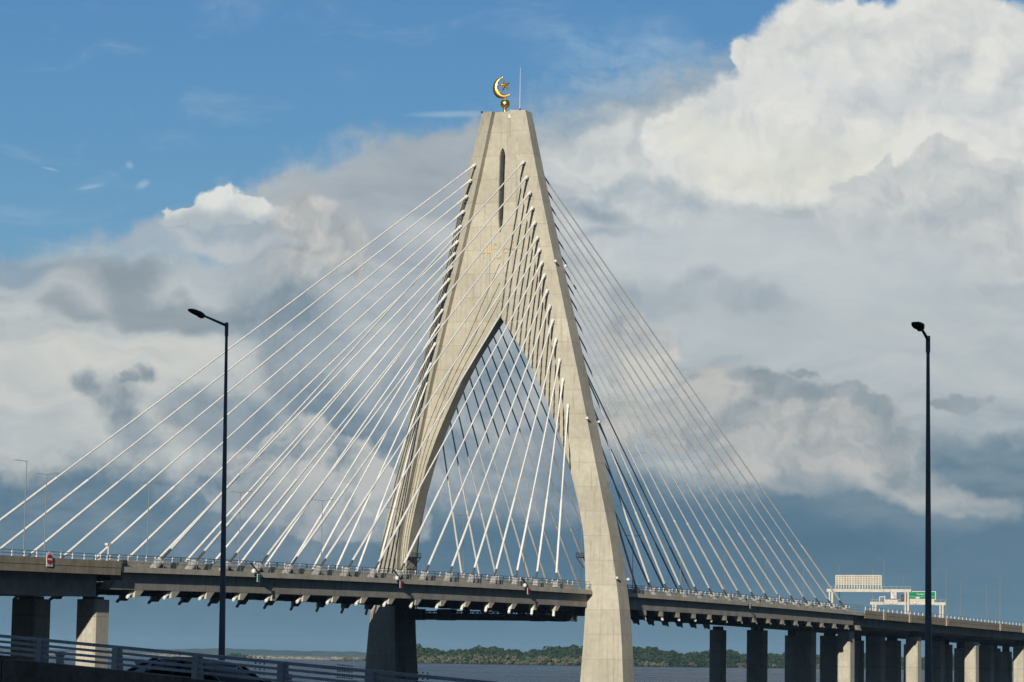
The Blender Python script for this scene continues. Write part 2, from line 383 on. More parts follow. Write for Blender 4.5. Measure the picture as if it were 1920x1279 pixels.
# ------------------------------------------------------------------ mesh helpers
class MB:
    def __init__(s): s.v = []; s.f = []
    def add(s, vs, fs):
        o = len(s.v); s.v += [tuple(map(float, p)) for p in vs]; s.f += [tuple(i+o for i in f) for f in fs]; return s
    def box(s, x0, x1, y0, y1, z0, z1):
        vs = [(x0, y0, z0), (x1, y0, z0), (x1, y1, z0), (x0, y1, z0), (x0, y0, z1), (x1, y0, z1), (x1, y1, z1), (x0, y1, z1)]
        return s.add(vs, [(3, 2, 1, 0), (4, 5, 6, 7), (0, 1, 5, 4), (1, 2, 6, 5), (2, 3, 7, 6), (3, 0, 4, 7)])
    def hexa(s, b, t):      # bottom and top quads
        return s.add(list(b)+list(t), [(3, 2, 1, 0), (4, 5, 6, 7), (0, 1, 5, 4), (1, 2, 6, 5), (2, 3, 7, 6), (3, 0, 4, 7)])
    def beam(s, a, b, w, h, up=(0, 0, 1)):
        a = Vector(a); b = Vector(b); d = (b-a).normalized(); u = Vector(up)
        sd_ = d.cross(u)
        if sd_.length < 1e-4: sd_ = d.cross(Vector((1, 0, 0)))
        sd_.normalize(); u = sd_.cross(d)
        q = lambda p: [p-sd_*w/2-u*h/2, p+sd_*w/2-u*h/2, p+sd_*w/2+u*h/2, p-sd_*w/2+u*h/2]
        vs = q(a)+q(b)
        return s.add(vs, [(3, 2, 1, 0), (4, 5, 6, 7), (0, 1, 5, 4), (1, 2, 6, 5), (2, 3, 7, 6), (3, 0, 4, 7)])
    def tube(s, a, b, r0, r1=None, n=10, caps=True):
        a = Vector(a); b = Vector(b); r1 = r0 if r1 is None else r1
        d = (b-a).normalized(); u = d.orthogonal().normalized(); w = d.cross(u)
        vs = []
        for p, r in ((a, r0), (b, r1)):
            for i in range(n):
                t = 2*math.pi*i/n; vs.append(p+u*(r*math.cos(t))+w*(r*math.sin(t)))
        fs = [(i, (i+1) % n, n+(i+1) % n, n+i) for i in range(n)]
        s.add(vs, fs)
        if caps: s.add(vs[:n], [tuple(range(n))[::-1]]); s.add(vs[n:], [tuple(range(n))])
        return s
    def loft(s, rings, closed=True, caps=True):
        n = len(rings[0]); o = len(s.v)
        for r in rings: s.v += [tuple(map(float, p)) for p in r]
        for k in range(len(rings)-1):
            for i in range(n if closed else n-1):
                j = (i+1) % n
                s.f.append((o+k*n+i, o+k*n+j, o+(k+1)*n+j, o+(k+1)*n+i))
        if caps and closed:
            s.f.append(tuple(o+i for i in range(n))[::-1]); s.f.append(tuple(o+(len(rings)-1)*n+i for i in range(n)))
        return s
    def mesh(s, name, mat, smooth=False, fix=True):
        me = bpy.data.meshes.new(name); me.from_pydata(s.v, [], s.f)
        if fix:
            bm = bmesh.new(); bm.from_mesh(me); bmesh.ops.recalc_face_normals(bm, faces=bm.faces); bm.to_mesh(me); bm.free()
        me.materials.append(mat)
        if smooth: me.polygons.foreach_set('use_smooth', [True]*len(me.polygons))
        me.update(); return me
    def build(s, name, mat, parent=None, smooth=False, fix=True, loc=None):
        return link(name, s.mesh(name, mat, smooth, fix), parent, loc)
def link(name, data, parent=None, loc=None):
    o = bpy.data.objects.new(name, data); COL.objects.link(o)
    if parent is not None:
        o.parent = parent
        o.location = Vector(loc) - Vector(parent.location) if loc is not None else -Vector(parent.location)
    elif loc is not None: o.location = loc
    return o
def tag(o, label=None, cat=None, group=None, kind=None):
    if label: o['label'] = label
    if cat: o['category'] = cat
    if group: o['group'] = group
    if kind: o['kind'] = kind
    return o
def thing(name, loc, label, cat, group=None, rz=0):
    o = bpy.data.objects.new(name, None); COL.objects.link(o); o.location = loc; o.rotation_euler = (0, 0, rz)
    o.empty_display_size = .5
    return tag(o, label, cat, group)
def child(name, me, parent, loc=(0, 0, 0)):       # local coordinates
    o = bpy.data.objects.new(name, me); COL.objects.link(o); o.parent = parent; o.location = loc; return o
def copy_tree(o, parent=None):
    c_ = o.copy(); COL.objects.link(c_); c_.parent = parent
    for ch in [x for x in o.children]: copy_tree(ch, c_)
    return c_
def lathe(prof, n=24, axis_pt=(0, 0, 0)):
    m_ = MB(); rings = []
    for r, z in prof: rings.append([(axis_pt[0]+r*math.cos(2*math.pi*i/n), axis_pt[1]+r*math.sin(2*math.pi*i/n), axis_pt[2]+z) for i in range(n)])
    return m_.loft(rings)
def text_mesh(name, body, size, mat, extrude=.01):
    cu = bpy.data.curves.new(name, 'FONT'); cu.body = body; cu.size = size; cu.extrude = extrude; cu.align_x = 'CENTER'; cu.align_y = 'CENTER'
    o = bpy.data.objects.new(name, cu); COL.objects.link(o)
    dg = bpy.context.evaluated_depsgraph_get(); dg.update()
    me = bpy.data.meshes.new_from_object(o.evaluated_get(dg)); bpy.data.objects.remove(o); me.name = name
    me.materials.clear(); me.materials.append(mat)
    return me

WATER_Z = 2.0
def at_dist(x, y, dep):
    """world point seen at photo position x,y at a given horizontal depth (surveying helper)"""
    u, v = x-960, y-639.5
    a = cr*u+sr*v; b = -sr*u+cr*v
    d = Fv + Rv*(a/FPX) - Uv*(b/FPX)
    t = dep/d.dot(Fh)
    return Vector(CAM)+d*t

# ------------------------------------------------------------------ tower
ZS = [5, 14, 22, 35, 50, 70, 95, 115, 138.]
TW = [30.75, 30.25, 29.45, 27.32, 23.87, 19.27, 13.15, 8.4, 3.2]
TP = [8.85, 7.73, 6.63, 5.13, 4.62, 4.0, 3.92, 3.69, 2.83]
TB = [2.26, 2.18, 2.15, 2.12, 2.09, 1.75, 1.87, 1.77, 1.38]
TT = [10.51, 10.21, 9.97, 9.66, 9.53, 8.6, 8.2, 7.56, 5.57]
_zz = np.arange(-10, 150, 1.0)
def smooth_tab(a):
    v = np.interp(_zz, ZS, a); lo = _zz < 5
    v[lo] = a[0]+(a[0]-a[1])/9*(5-_zz[lo])
    k = np.hanning(13); k /= k.sum()
    return np.convolve(np.pad(v, 6, mode='edge'), k, 'valid')
_w, _p, _b, _t = map(smooth_tab, (TW, TP, TB, TT))
def tprof(z): return [float(np.interp(z, _zz, q)) for q in (_w, _p, _b, _t)]
TOPZ = 128.85
ARCH = [(83.4, 0), (80.5, 2.15), (78, 3.95), (74.5, 6.3), (71.2, 8.2), (69.8, 9.0), (65.1, 11.3), (60, 13.65), (56, 15.3), (51, 17.1), (47.7, 18.0), (43.5, 19.2), (40, 20.0), (36, 20.8), (32, 21.3), (29, 21.45)]
def g0(z):
    w, p, b, T = tprof(z)
    if z < 29: return w-p-1.05
    zs = [a[0] for a in ARCH][::-1]; gs = [a[1] for a in ARCH][::-1]
    return min(float(np.interp(z, zs, gs)), w-p-.7)
APEX = [83.4, 87.3, 90.9, 95.0]
def gk(k, z):
    w, p, b, T = tprof(z); lim = w-p
    if k == 0: return g0(z) if z < 83.4 else 0.0
    if z >= APEX[k]: return 0.0
    if z > 78: return (3.95+1.3*k)*(APEX[k]-z)/(APEX[k]-78)
    o = float(np.interp(z, [0, 30, 48, 71, 78], [.3, .4, .72, 1.1, 1.3]))
    g = g0(z)
    return min(g+k*o, g+(lim-g)*k/3.3)
tower = thing('bridge_tower', (0, 0, WATER_Z), 'tall pale concrete pylon with a pointed arch opening and slit window', 'bridge tower')
zrow = sorted(set([-4, 0, 3, 6, 9.4] + [round(z, 2) for z in np.arange(12, TOPZ, 2.6)] + [TOPZ]))
for s in (-1, 1):
    rings = []
    for z in zrow:
        w, p, b, T = tprof(z)
        rings.append([(-T/2, s*(w-p), z), (-T/2+b, s*w, z), (T/2-b, s*w, z), (T/2, s*(w-p), z)])
    leg = MB().loft(rings).build('leg', M['tower'], tower)
# central wall: stepped pointed arch below, slit window above
wall = MB()
zl = sorted(set([-4, 4, 12, 20, 26] + [29+2.0*i for i in range(27)] + [83.4, 85.3, 87.3, 89.1, 90.9, 93, 95.0]))
RC, ST = 1.6, .37
for s in (-1, 1):
    rings = []
    for z in zl:
        w, p, b, T = tprof(z); xf = -T/2+RC
        ring = [(xf, s*(w-p+.3), z)]
        for j, k in enumerate((3, 2, 1)):
            g = gk(k, z); ring += [(xf+j*ST, s*g, z), (xf+(j+1)*ST, s*g, z)]
        g = gk(0, z)
        ring.append((xf+3*ST, s*g, z)); ring.append((-xf-3*ST, s*g, z))
        for j, k in ((2, 1), (1, 2), (0, 3)):
            g = gk(k, z); ring += [(-xf-(j+1)*ST, s*g, z), (-xf-j*ST, s*g, z)]
        ring.append((-xf, s*(w-p+.3), z))
        rings.append(ring)
    wall.loft(rings)
WIN = [(101.6, 0), (103, .3), (105, .52), (110, .6), (116, .64), (118.6, .64), (119.6, .5), (120.2, .3), (120.75, 0)]
zu = sorted(set([95.0, 98] + [a[0] for a in WIN] + [107.5, 113, 122, 124.5, 127, TOPZ-.02]))
rings = []
for z in zu:
    w, p, b, T = tprof(z); xf = -T/2+RC; ws = 0.0
    if WIN[0][0] < z < WIN[-1][0]: ws = float(np.interp(z, [a[0] for a in WIN], [a[1] for a in WIN]))
    dp = 3.4 if ws > 0 else .0
    yi = w-p+.3
    rings.append([(xf, -yi, z), (xf, -ws-.12 if ws else -.02, z), (xf+.18 if ws else xf, -ws, z), (xf+dp, -ws, z), (xf+dp, ws, z), (xf+.18 if ws else xf, ws, z), (xf, ws+.12 if ws else .02, z), (xf, yi, z), (-xf, yi, z), (-xf, -yi, z)])
wall.loft(rings)
wall.build('arch_wall', M['tower'], tower)
# gilded inscription on the wall above the arch
ins = MB()
xi = -tprof(98.5)[3]/2+RC-.08
def stroke(pts, r=.065):
    for a, b in zip(pts[:-1], pts[1:]): ins.tube((xi, a[0], a[1]), (xi, b[0], b[1]), r, r, 6)
stroke([(4.3, 98.1), (4.2, 97.5), (3.7, 97.3), (3.4, 97.7), (3.35, 99.0)]); stroke([(3.1, 97.5), (3.05, 99.6)]); stroke([(2.7, 97.4), (2.65, 99.7)])
stroke([(3.1, 97.5), (2.2, 97.3)]); stroke([(2.2, 97.3), (2.15, 99.3)]); stroke([(1.4, 99.0), (.9, 99.5), (.5, 99.0)]); stroke([(1.2, 96.9), (.6, 96.2), (0, 96.1), (-.5, 96.7), (-.6, 97.6)])
stroke([(-.6, 97.6), (-1.4, 98.3), (-2.0, 98.0), (-1.9, 97.4), (-1.2, 97.2)]); stroke([(-2.0, 98.0), (-2.7, 98.2), (-3.3, 97.9), (-3.9, 98.1)]); stroke([(-2.9, 99.2), (-3.5, 99.8), (-3.9, 99.2)])
stroke([(3.9, 96.3), (3.5, 96.6)], .07); stroke([(.2, 98.4), (-.2, 99.5)])
ins.build('inscription', M['goldpaint'], tower)
xw = -tprof(112)[3]/2+RC
lv = MB(); lr = []  # dark panel standing in for the shade in the slit's left half
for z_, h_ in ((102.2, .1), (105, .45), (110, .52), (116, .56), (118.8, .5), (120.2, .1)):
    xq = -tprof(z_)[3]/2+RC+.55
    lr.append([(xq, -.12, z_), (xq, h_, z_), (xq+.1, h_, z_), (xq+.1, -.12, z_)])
lv.loft(lr).build('slit_shade', M['dark'], tower)
MB().box(-tprof(128)[3]/2+RC-.35, -tprof(128)[3]/2+RC+.1, -2.0, -1.3, 127.2, 128.1).build('junction_box', M['white'], tower)
for yy, xx in ((-4.1, -1.8), (5.1, -2.0), (-3.6, 1.6)): MB().box(xx, xx+.35, yy, yy+.35, TOPZ, TOPZ+.4).build('roof_light', M['dark'], tower)
# four pairs of floodlights on the near leg
fl = MB().box(-.28, .28, -.5, -.1, -.22, .25).tube((0, -.1, 0), (0, .3, 0), .07).mesh('floodlight', M['white'])
for k, (x, y, z) in enumerate([(-3.4, -23.75, 60.6), (2.6, -23.4, 60.3), (-2.9, -14.4, 94.9), (2.2, -14.2, 94.5), (-3.2, -28.9, 26.6), (2.9, -28.8, 26.5)]):
    w = tprof(z)[0]
    child('floodlight', fl, tower, Vector((x, -w-.25, z))-Vector(tower.location))

# crescent and star finial
fin = thing('crescent_finial', (0, .5, TOPZ), 'gilded crescent and star standing on a ball on top of the pylon', 'finial')
lathe([(.0, 0), (.42, 0), (.36, .5), (.30, 1.2), (.0, 1.2)], 20).build('stem', M['gold'], None, True).parent = fin
ball = MB(); rr = []
for i in range(1, 16):
    t = math.pi*i/16; rr.append([(1.06*math.sin(t)*math.cos(2*math.pi*j/28), 1.06*math.sin(t)*math.sin(2*math.pi*j/28), 2.1-1.06*math.cos(t)) for j in range(28)])
ball.loft(rr).build('ball', M['gold'], None, True).parent = fin
# crescent: outer circle radius 2.55 centred, inner offset towards the upper right (towards -Y)
cre = MB(); rings = []
C0 = (0.62, 5.75); ro = 2.45
th0, th1 = R(88), R(88+235)
for i in range(41):
    t = i/40; th = th0+(th1-th0)*t
    hw = .70*math.sin(math.pi*min(max(t, 0), 1))**.8+.015
    rm = ro-hw
    # th measured so that 180 deg is image left (+Y)
    cy, cz = C0[0]-math.cos(th)*rm, C0[1]+math.sin(th)*rm
    ny, nz = -math.cos(th), math.sin(th)
    ring = []
    for j in range(14):
        a = 2*math.pi*j/14
        ring.append((math.sin(a)*hw*.62, cy+ny*math.cos(a)*hw, cz+nz*math.cos(a)*hw))
    rings.append(ring)
cre.loft(rings).build('crescent', M['gold'], None, True).parent = fin
star = MB(); sv = []
SCN = (0.12, 6.15)
for i in range(10):
    a = R(90+8)+i*math.pi/5; r_ = 1.55 if i % 2 == 0 else .56
    sv.append((0, SCN[0]-math.cos(a)*r_, SCN[1]+math.sin(a)*r_))
sv += [(-.34, SCN[0], SCN[1]), (.34, SCN[0], SCN[1])]
fs = []
for i in range(10): fs += [(i, (i+1) % 10, 10), ((i+1) % 10, i, 11)]
star.add(sv, fs).build('star', M['gold']).parent = fin
rod = thing('antenna_mast', (0, -3.1, TOPZ), 'thin white whip antenna standing at the right edge of the pylon top', 'antenna')
MB().tube((0, 0, 0), (0, 0, 10.0), .07, .035, 8).build('whip', M['white']).parent = rod
MB().tube((0, 0, 0), (0, 0, .35), .22, .2, 10).build('base', M['dark']).parent = rod

# dark service platforms on the inner faces of both legs, just above the roadway
for s, lb in ((1, 'dark steel service platform bracketed to the far pylon leg above the roadway'), (-1, 'dark steel service platform sticking out behind the near pylon leg')):
    t = thing('service_platform', (0, s*21.3, 31), lb, 'platform', 'service platforms on the pylon legs')
    mb = MB(); mb.box(-3.2, 1.2, -1.7 if s > 0 else -.0, .0 if s > 0 else 1.7, -.12, .12)
    mb.build('deck_plate', M['dark']).parent = t
    mb = MB()
    y1 = -1.7 if s > 0 else 1.7
    for x in (-3.1, -1.7, -.3, 1.1): mb.beam((x, y1, 0), (x, y1, .9), .1, .1, (0, 1, 0))
    mb.beam((-3.1, y1, .9), (1.1, y1, .9), .1, .12); mb.beam((-3.1, y1, .5), (1.1, y1, .5), .08, .1)
    mb.build('guard_rail', M['dark']).parent = t
    for x in (-2.8, .8): MB().beam((x, y1, -.1), (x, 0, -2.4), .16, .16).build('bracket', M['dark']).parent = t

# ------------------------------------------------------------------ cable-stayed deck
def zf(x):      # underside of the edge fascia
    return 23.05-(3.9e-5 if x < 10 else 2.9e-5)*(x-10)**2
XL, XR = -186.5, 178.5
LEGX = 5.6
def strip(x0, x1, y0, y1, d0, d1, step=6.0, ref=zf):
    """prism along X between offsets d0 (bottom) and d1 (top) from the grade line"""
    n = max(1, int(abs(x1-x0)/step)); mb = MB(); rings = []
    for i in range(n+1):
        x = x0+(x1-x0)*i/n; z = ref(x)
        rings.append([(x, y0, z+d0), (x, y1, z+d0), (x, y1, z+d1), (x, y0, z+d1)])
    mb.loft(rings); return mb
def join(*mbs):
    o = MB()
    for a in mbs: o.add(a.v, a.f)
    return o
deck = thing('bridge_deck', (0, 0, 22), 'long grey concrete cable-stayed deck running past the pylon with cable brackets along its underside', 'bridge deck')
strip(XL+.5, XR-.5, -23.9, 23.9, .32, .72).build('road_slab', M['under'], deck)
strip(XL+1, XR-1, -20.2, 20.2, .72, .80).build('road_surface', M['asphalt'], deck)
for s in (-1, 1):
    for x0, x1 in ((XL, -LEGX+.3), (8.2, XR)):
        a, b = sorted((s*23.95, s*24.3))
        strip(x0, x1, a, b, 0, .85).build('edge_fascia', M['deck'], deck)
        a, b = sorted((s*19.9, s*20.3))
        strip(x0, x1, a, b, .72, 2.0).build('crash_barrier', M['deck'], deck)
    a, b = sorted((s*20.9, s*23.1))
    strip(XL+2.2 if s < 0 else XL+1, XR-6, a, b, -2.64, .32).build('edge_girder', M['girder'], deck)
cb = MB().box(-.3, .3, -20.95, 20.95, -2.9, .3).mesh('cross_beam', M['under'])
x = XL+6
while x < XR-6:
    if abs(x) > 3: child('cross_beam', cb, deck, (x, 0, zf(x)-22))
    x += 5.4
# end chamfer of the near girder at the left end
MB().hexa([(XL-1.0, -23.1, zf(XL)-2.64), (XL+2.2, -23.1, zf(XL)-2.64), (XL+2.2, -20.9, zf(XL)-2.64), (XL-1.0, -20.9, zf(XL)-2.64)],
          [(XL+.6, -23.1, zf(XL)-1.2), (XL+2.2, -23.1, zf(XL)-1.2), (XL+2.2, -20.9, zf(XL)-1.2), (XL+.6, -20.9, zf(XL)-1.2)]).build('girder_end', M['girder'], deck)

# cables
TOPS = [(-5.95, 117.0), (-6.83, 113.6), (-7.68, 110.1), (-8.4, 106.75), (-8.99, 103.45), (-9.71, 100.1), (-10.29, 97.45), (-10.93, 94.6), (-11.56, 91.8), (-12.26, 88.4), (-13.0, 85.05), (-13.72, 81.8), (-14.58, 77.7), (-15.53, 73.3), (-16.4, 69.0), (-17.7, 63.4)]
ordn = ['topmost', 'second', 'third', 'fourth', 'fifth', 'sixth', 'seventh', 'eighth', 'ninth', 'tenth', 'eleventh', 'twelfth', 'thirteenth', 'fourteenth', 'fifteenth', 'lowest']
bracket_m = {}; block_m = {}
def dir_mesh():
    pass
for side in (-1, 1):             # -1 left fan, +1 right fan
    for pl in (-1, 1):           # -1 near plane, +1 far plane
        for k, (ty, tz) in enumerate(TOPS):
            T = tprof(tz)[3]; inner = tprof(tz)[0]-tprof(tz)[1]
            top = Vector((side*(T/2-.1), -pl*ty if pl > 0 else ty, tz))
            # nudge the anchorage onto the pilaster face
            yy = max(abs(ty), inner+.55); top.y = pl*yy
            sx = (-181.36+10.8*k) if side < 0 else (29.7+10.2*(15-k))
            sx += pl*.7*(sx-CAM[0])/(pl*21.9-CAM[1])
            stub = Vector((sx, pl*22.6, zf(sx)-4.1))
            d = (stub-top).normalized()
            def atz(z): return top+d*((z-top.z)/d.z)
            we = atz(25.84+.085*k if side < 0 else 26.9-.045*(15-k))
            ss = atz(25.2+14.2+.2*k)
            sl = top+d*4.4
            lb = ('white stay cable, %s of the %s fan on the %s side of the deck, descending to the %s' %
                  (ordn[k] if k in (0, 15) else ordn[k]+' from the top', 'left' if side < 0 else 'right', 'near' if pl < 0 else 'far', 'left' if side < 0 else 'right'))
            lb = '%s white stay cable of the %s %s-side fan, running down to the %s' % (ordn[k] if k in (0, 15) else ordn[k]+' highest', 'left' if side < 0 else 'right', 'near' if pl < 0 else 'far', 'left' if side < 0 else 'right')
            t = thing('stay_cable', tuple(stub+Vector((0, 0, 4.9))), lb, 'cable', 'stay cables between pylon and deck')
            MB().tube(top, we, .165, .165, 8).build('strand_pipe', M['cable'], t, True)
            MB().tube(ss, we, .235, .235, 10).tube(ss-d*.5, ss, .17, .26, 10).build('lower_sleeve', M['cable'], t, True)
            MB().tube(we-d*.1, atz(zf(sx)+.9), .2, .2, 8).build('steel_tube', M['steel'], t, True)
            MB().tube(top, sl, .24, .21, 10).tube(top+d*1.5, top+d*1.65, .28, .28, 12).build('upper_sleeve', M['cable'], t, True)
            MB().tube(top-d*.1, top+d*.75, .35, .35, 12).build('anchor_cap', M['cable'], t, True)
            # anchor block on the deck edge, wedge under the girder and the stub of the anchorage
            p0 = atz(zf(sx)+.8); p1 = atz(zf(sx)+2.25)
            e = .62
            pa = atz(zf(sx)+.95); pb = atz(zf(sx)+2.0)
            MB().tube(pa, pb, .66, .62, 18).tube(pb, pb+d*-.12, .7, .7, 18).build('anchor_block', M['block'], deck)
            bxx = p0.x-7.3  # dark box against the crash barrier, between neighbouring anchor blocks
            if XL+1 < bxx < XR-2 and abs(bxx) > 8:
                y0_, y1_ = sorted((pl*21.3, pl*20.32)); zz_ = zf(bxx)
                MB().box(bxx-.7, bxx+.7, y0_, y1_, zz_+.73, zz_+1.95).build('dark_box', M['dark'], deck)
            zg = zf(sx)-2.64
            pg = atz(zg); r_ = side
            wd = .6
            xs0, xs1 = sorted((pg.x+r_*.6, pg.x-r_*1.9)); xb0, xb1 = sorted((pg.x+r_*.75, pg.x-r_*.35))
            zb = zg-1.15
            br = MB().hexa([(xb0, pl*22.45-wd, zb), (xb1, pl*22.45-wd, zb), (xb1, pl*22.45+wd, zb), (xb0, pl*22.45+wd, zb)],
                           [(xs0, pl*22.45-wd, zg+.05), (xs1, pl*22.45-wd, zg+.05), (xs1, pl*22.45+wd, zg+.05), (xs0, pl*22.45+wd, zg+.05)])
            bo = br.build('anchor_bracket', M['deck'], deck)
            a0 = pg+d*.3; a1 = pg+d*(2.2)
            st = MB().tube(a0, a1, .28, .28, 12).tube(a1, a1+d*.25, .32, .22, 12).mesh('anchor_stub', M['cable'], True)
            so_ = bpy.data.objects.new('anchor_stub', st); COL.objects.link(so_); so_.parent = bo; so_.location = (0, 0, 0)

# railings along the cable deck
post_thin = MB().box(-.035, .035, -.035, .035, 0, 1.75).mesh('post', M['rail'])
post_white = MB().box(-.10, .10, -.07, .07, 0, .85).box(-.05, .05, -.15, .07, .55, .8).mesh('post', M['white'])
def railing(x0, x1, y, d, h, levels, pm, gap, name, label, cat, group, rmat, ref=zf, rr_=.035, maxposts=100):
    t = thing(name, ((x0+x1)/2, y, ref((x0+x1)/2)+d), label, cat, group)
    mb = MB()
    n = int(abs(x1-x0)/6)
    for lv in levels:
        for i in range(n):
            xa = x0+(x1-x0)*i/n; xb = x0+(x1-x0)*(i+1)/n
            mb.beam((xa, y, ref(xa)+d+lv), (xb, y, ref(xb)+d+lv), rr_*2, rr_*2)
    mb.build('rail', rmat, t)
    cnt = min(maxposts, int(abs(x1-x0)/gap)+1)
    for i in range(cnt):
        xx = x0+(x1-x0)*i/(cnt-1)
        child('post', pm, t, Vector((xx, y, ref(xx)+d))-Vector(t.location))
    return t
for s, w1 in ((-1, 'near'), (1, 'far')):
    for (x0, x1, w2) in ((XL+.5, -6.0, 'left'), (8.6, XR-.5, 'right')):
        railing(x0, x1, s*24.12, .85, 1.75, (1.75, 1.2, .65), post_thin, 1.95, 'walkway_railing', 'thin grey walkway railing on the %s edge of the deck %s of the pylon' % (w1, w2), 'railing', 'walkway railings on the deck edges', M['rail'], maxposts=92)
        railing(x0, x1, s*20.1, 2.0, .85, (.8, .42), post_white, 2.6, 'barrier_railing', 'rail on short white posts along the %s crash barrier %s of the pylon' % (w1, w2), 'railing', 'white-posted rails on the crash barriers', M['rail'], rr_=.05, maxposts=70)

# ------------------------------------------------------------------ approach viaducts
def zl_(x): return 21.05-(x+188)*-.000 + (x+188)*.010    # underside of left fascia
def zr_(x): return 21.65-(x-179)*.0092
def viaduct(x0, x1, ref, label, yout, gird, pan, pils, flip):
    t = thing('approach_viaduct', ((x0+x1)/2, 0, 21), label, 'viaduct', 'approach viaducts')
    strip(x0, x1, -yout+.3, yout-.3, .7, 1.05, 8, ref).build('road_slab', M['under'], t)
    strip(x0+.5, x1-.5, -yout+2.2, yout-2.2, 1.05, 1.12, 8, ref).build('road_surface', M['asphalt'], t)
    for s in (-1, 1):
        a, b = sorted((s*(yout-.32), s*yout))
        strip(x0, x1, a, b, 0, 1.04, 8, ref).build('fascia', M['panel'], t)
        a, b = sorted((s*(yout-.34), s*(yout+.04)))
        strip(x0, x1, a, b, 1.12, 2.15, 8, ref).build('parapet', M['panel'], t)
        strip(x0, x1, *sorted((s*(yout-.3), s*(yout-.06))), 1.04, 1.12, 8, ref).build('shadow_gap', M['dark'], t)
        jm = MB(); xx = x0+1.2
        while xx < x1-.5:
            z = ref(xx); y0, y1 = sorted((s*(yout+.003), s*(yout+.006))); jm.box(xx-.05, xx+.05, y0, y1, z+.01, z+1.03)
            y0, y1 = sorted((s*(yout+.043), s*(yout+.046))); jm.box(xx-.05, xx+.05, y0, y1, z+1.13, z+2.14)
            xx += pan
        jm.build('panel_joint', M['joint'], t)
        for px in pils:
            y0, y1 = sorted((s*(yout-.1), s*(yout+.28))); z = ref(px)
            MB().box(px-1.2, px+1.2, y0, y1, z-.06, z+2.2).build('pilaster', M['post_c'], t)
    # twin box girders
    for yc in (-12.8, 12.8):
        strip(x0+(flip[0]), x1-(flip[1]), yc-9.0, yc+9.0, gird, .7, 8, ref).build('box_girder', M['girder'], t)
    return t
va = viaduct(-330, -187.1, zl_, 'brown panelled approach viaduct deck at the left end of the cable spans', 24.6, -3.35, 2.45, [], (0, 2.5))
vb = viaduct(179.1, 620, zr_, 'brown panelled approach viaduct deck with pale pilasters beyond the right end of the cable spans', 24.2, -2.15, 2.45, [196.1, 219.6, 255.8, 313.9, 341.0, 373, 432, 492], (.3, 0))
pw = MB().box(-.10, .10, -.08, .08, 0, .95).mesh('post', M['white'])
railing(-250, -187.6, -24.4, 2.15, .95, (.9, .45), pw, 3.0, 'barrier_railing', 'rail on white posts along the near parapet of the left approach viaduct', 'railing', 'white-posted rails on the crash barriers', M['rail'], ref=zl_, rr_=.05)
railing(-250, -187.6, 24.4, 2.15, .95, (.9, .45), pw, 3.0, 'barrier_railing', 'rail on white posts along the far parapet of the left approach viaduct', 'railing', 'white-posted rails on the crash barriers', M['rail'], ref=zl_, rr_=.05)
railing(180, 470, -24.0, 2.15, .95, (.9,), pw, 4.0, 'barrier_railing', 'rail on white posts along the near parapet of the right approach viaduct', 'railing', 'white-posted rails on the crash barriers', M['rail'], ref=zr_, rr_=.045)
railing(180, 470, 24.0, 2.15, .95, (.9,), pw, 4.0, 'barrier_railing', 'rail on white posts along the far parapet of the right approach viaduct', 'railing', 'white-posted rails on the crash barriers', M['rail'], ref=zr_, rr_=.045)

# ------------------------------------------------------------------ piers
def chamfer_col(hx, hy, z0, z1, c=.35):
    rings = []
    for z in (z0, z1):
        rings.append([(-hx+c, -hy, z), (hx-c, -hy, z), (hx, -hy+c, z), (hx, hy-c, z), (hx-c, hy, z), (-hx+c, hy, z), (-hx, hy-c, z), (-hx, -hy+c, z)])
    return MB().loft(rings)
rowname = ['first', 'second', 'third', 'fourth', 'fifth', 'sixth']
def pier(x, y, ztop, zsof, row, where, ordc):
    hx, hy = 2.1, (1.8 if abs(y) > 12 else 2.4)
    lb = '%s pier of the %s cross row under the %s viaduct, %s' % ('sunlit' if y < -12 else 'shaded', rowname[row], where, ordc)
    t = thing('bridge_pier', (x, y, WATER_Z), lb, 'pier', 'concrete piers under the deck')
    child('column', chamfer_col(hx, hy, -4, ztop-WATER_Z).mesh('column', M['pier']), t)
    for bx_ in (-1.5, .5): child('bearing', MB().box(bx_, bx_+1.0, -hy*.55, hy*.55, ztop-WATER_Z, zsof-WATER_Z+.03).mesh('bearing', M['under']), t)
ords = ['nearest the viewer', 'second from the viewer', 'third from the viewer', 'farthest from the viewer']
for j, xx in enumerate((-185.2, -246.0)):
    for q, y in enumerate((-18.5, -7, 7, 18.5)):
        pier(xx, y, 17.35, 17.75, j, 'left', ords[q])
for j, xx in enumerate((180.2, 241.3, 301.3, 357.5, 416, 475)):
    for q, y in enumerate((-18.5, -7, 7, 18.5)):
        zt = 18.0-.011*(xx-180)
        pier(xx, y, zt if abs(y) > 12 else zt+.1, zr_(xx)-2.12 if xx > 181 else 18.95, j, 'right', ords[q])

# inspection gantry slung under the deck in front of the pylon
gt = thing('inspection_gantry', (-7.5, 0, 18), 'dark steel inspection truss slung under the deck between the pylon legs', 'gantry')
mb = MB()
for x in (-8.6, -6.4):
    for z in (19.1, 17.4): mb.beam((x, -21.5, z), (x, 18.0, z), .22, .22)
mb.build('chord', M['dark'], gt)
mb = MB(); y = -21.4; i = 0
while y < 18:
    for x in (-8.6, -6.4):
        mb.beam((x, y, 17.4), (x, y, 19.1), .16, .16, (0, 1, 0)); y2 = min(y+1.9, 18)
        mb.beam((x, y, 17.4 if i % 2 else 19.1), (x, y2, 19.1 if i % 2 else 17.4), .14, .14)
    mb.beam((-8.6, y, 17.4), (-6.4, y, 17.4), .14, .14); y += 1.9; i += 1
mb.build('bracing', M['dark'], gt)
MB().box(-8.5, -6.5, -21.4, 17.9, 17.46, 17.54).build('walkway', M['dark'], gt)
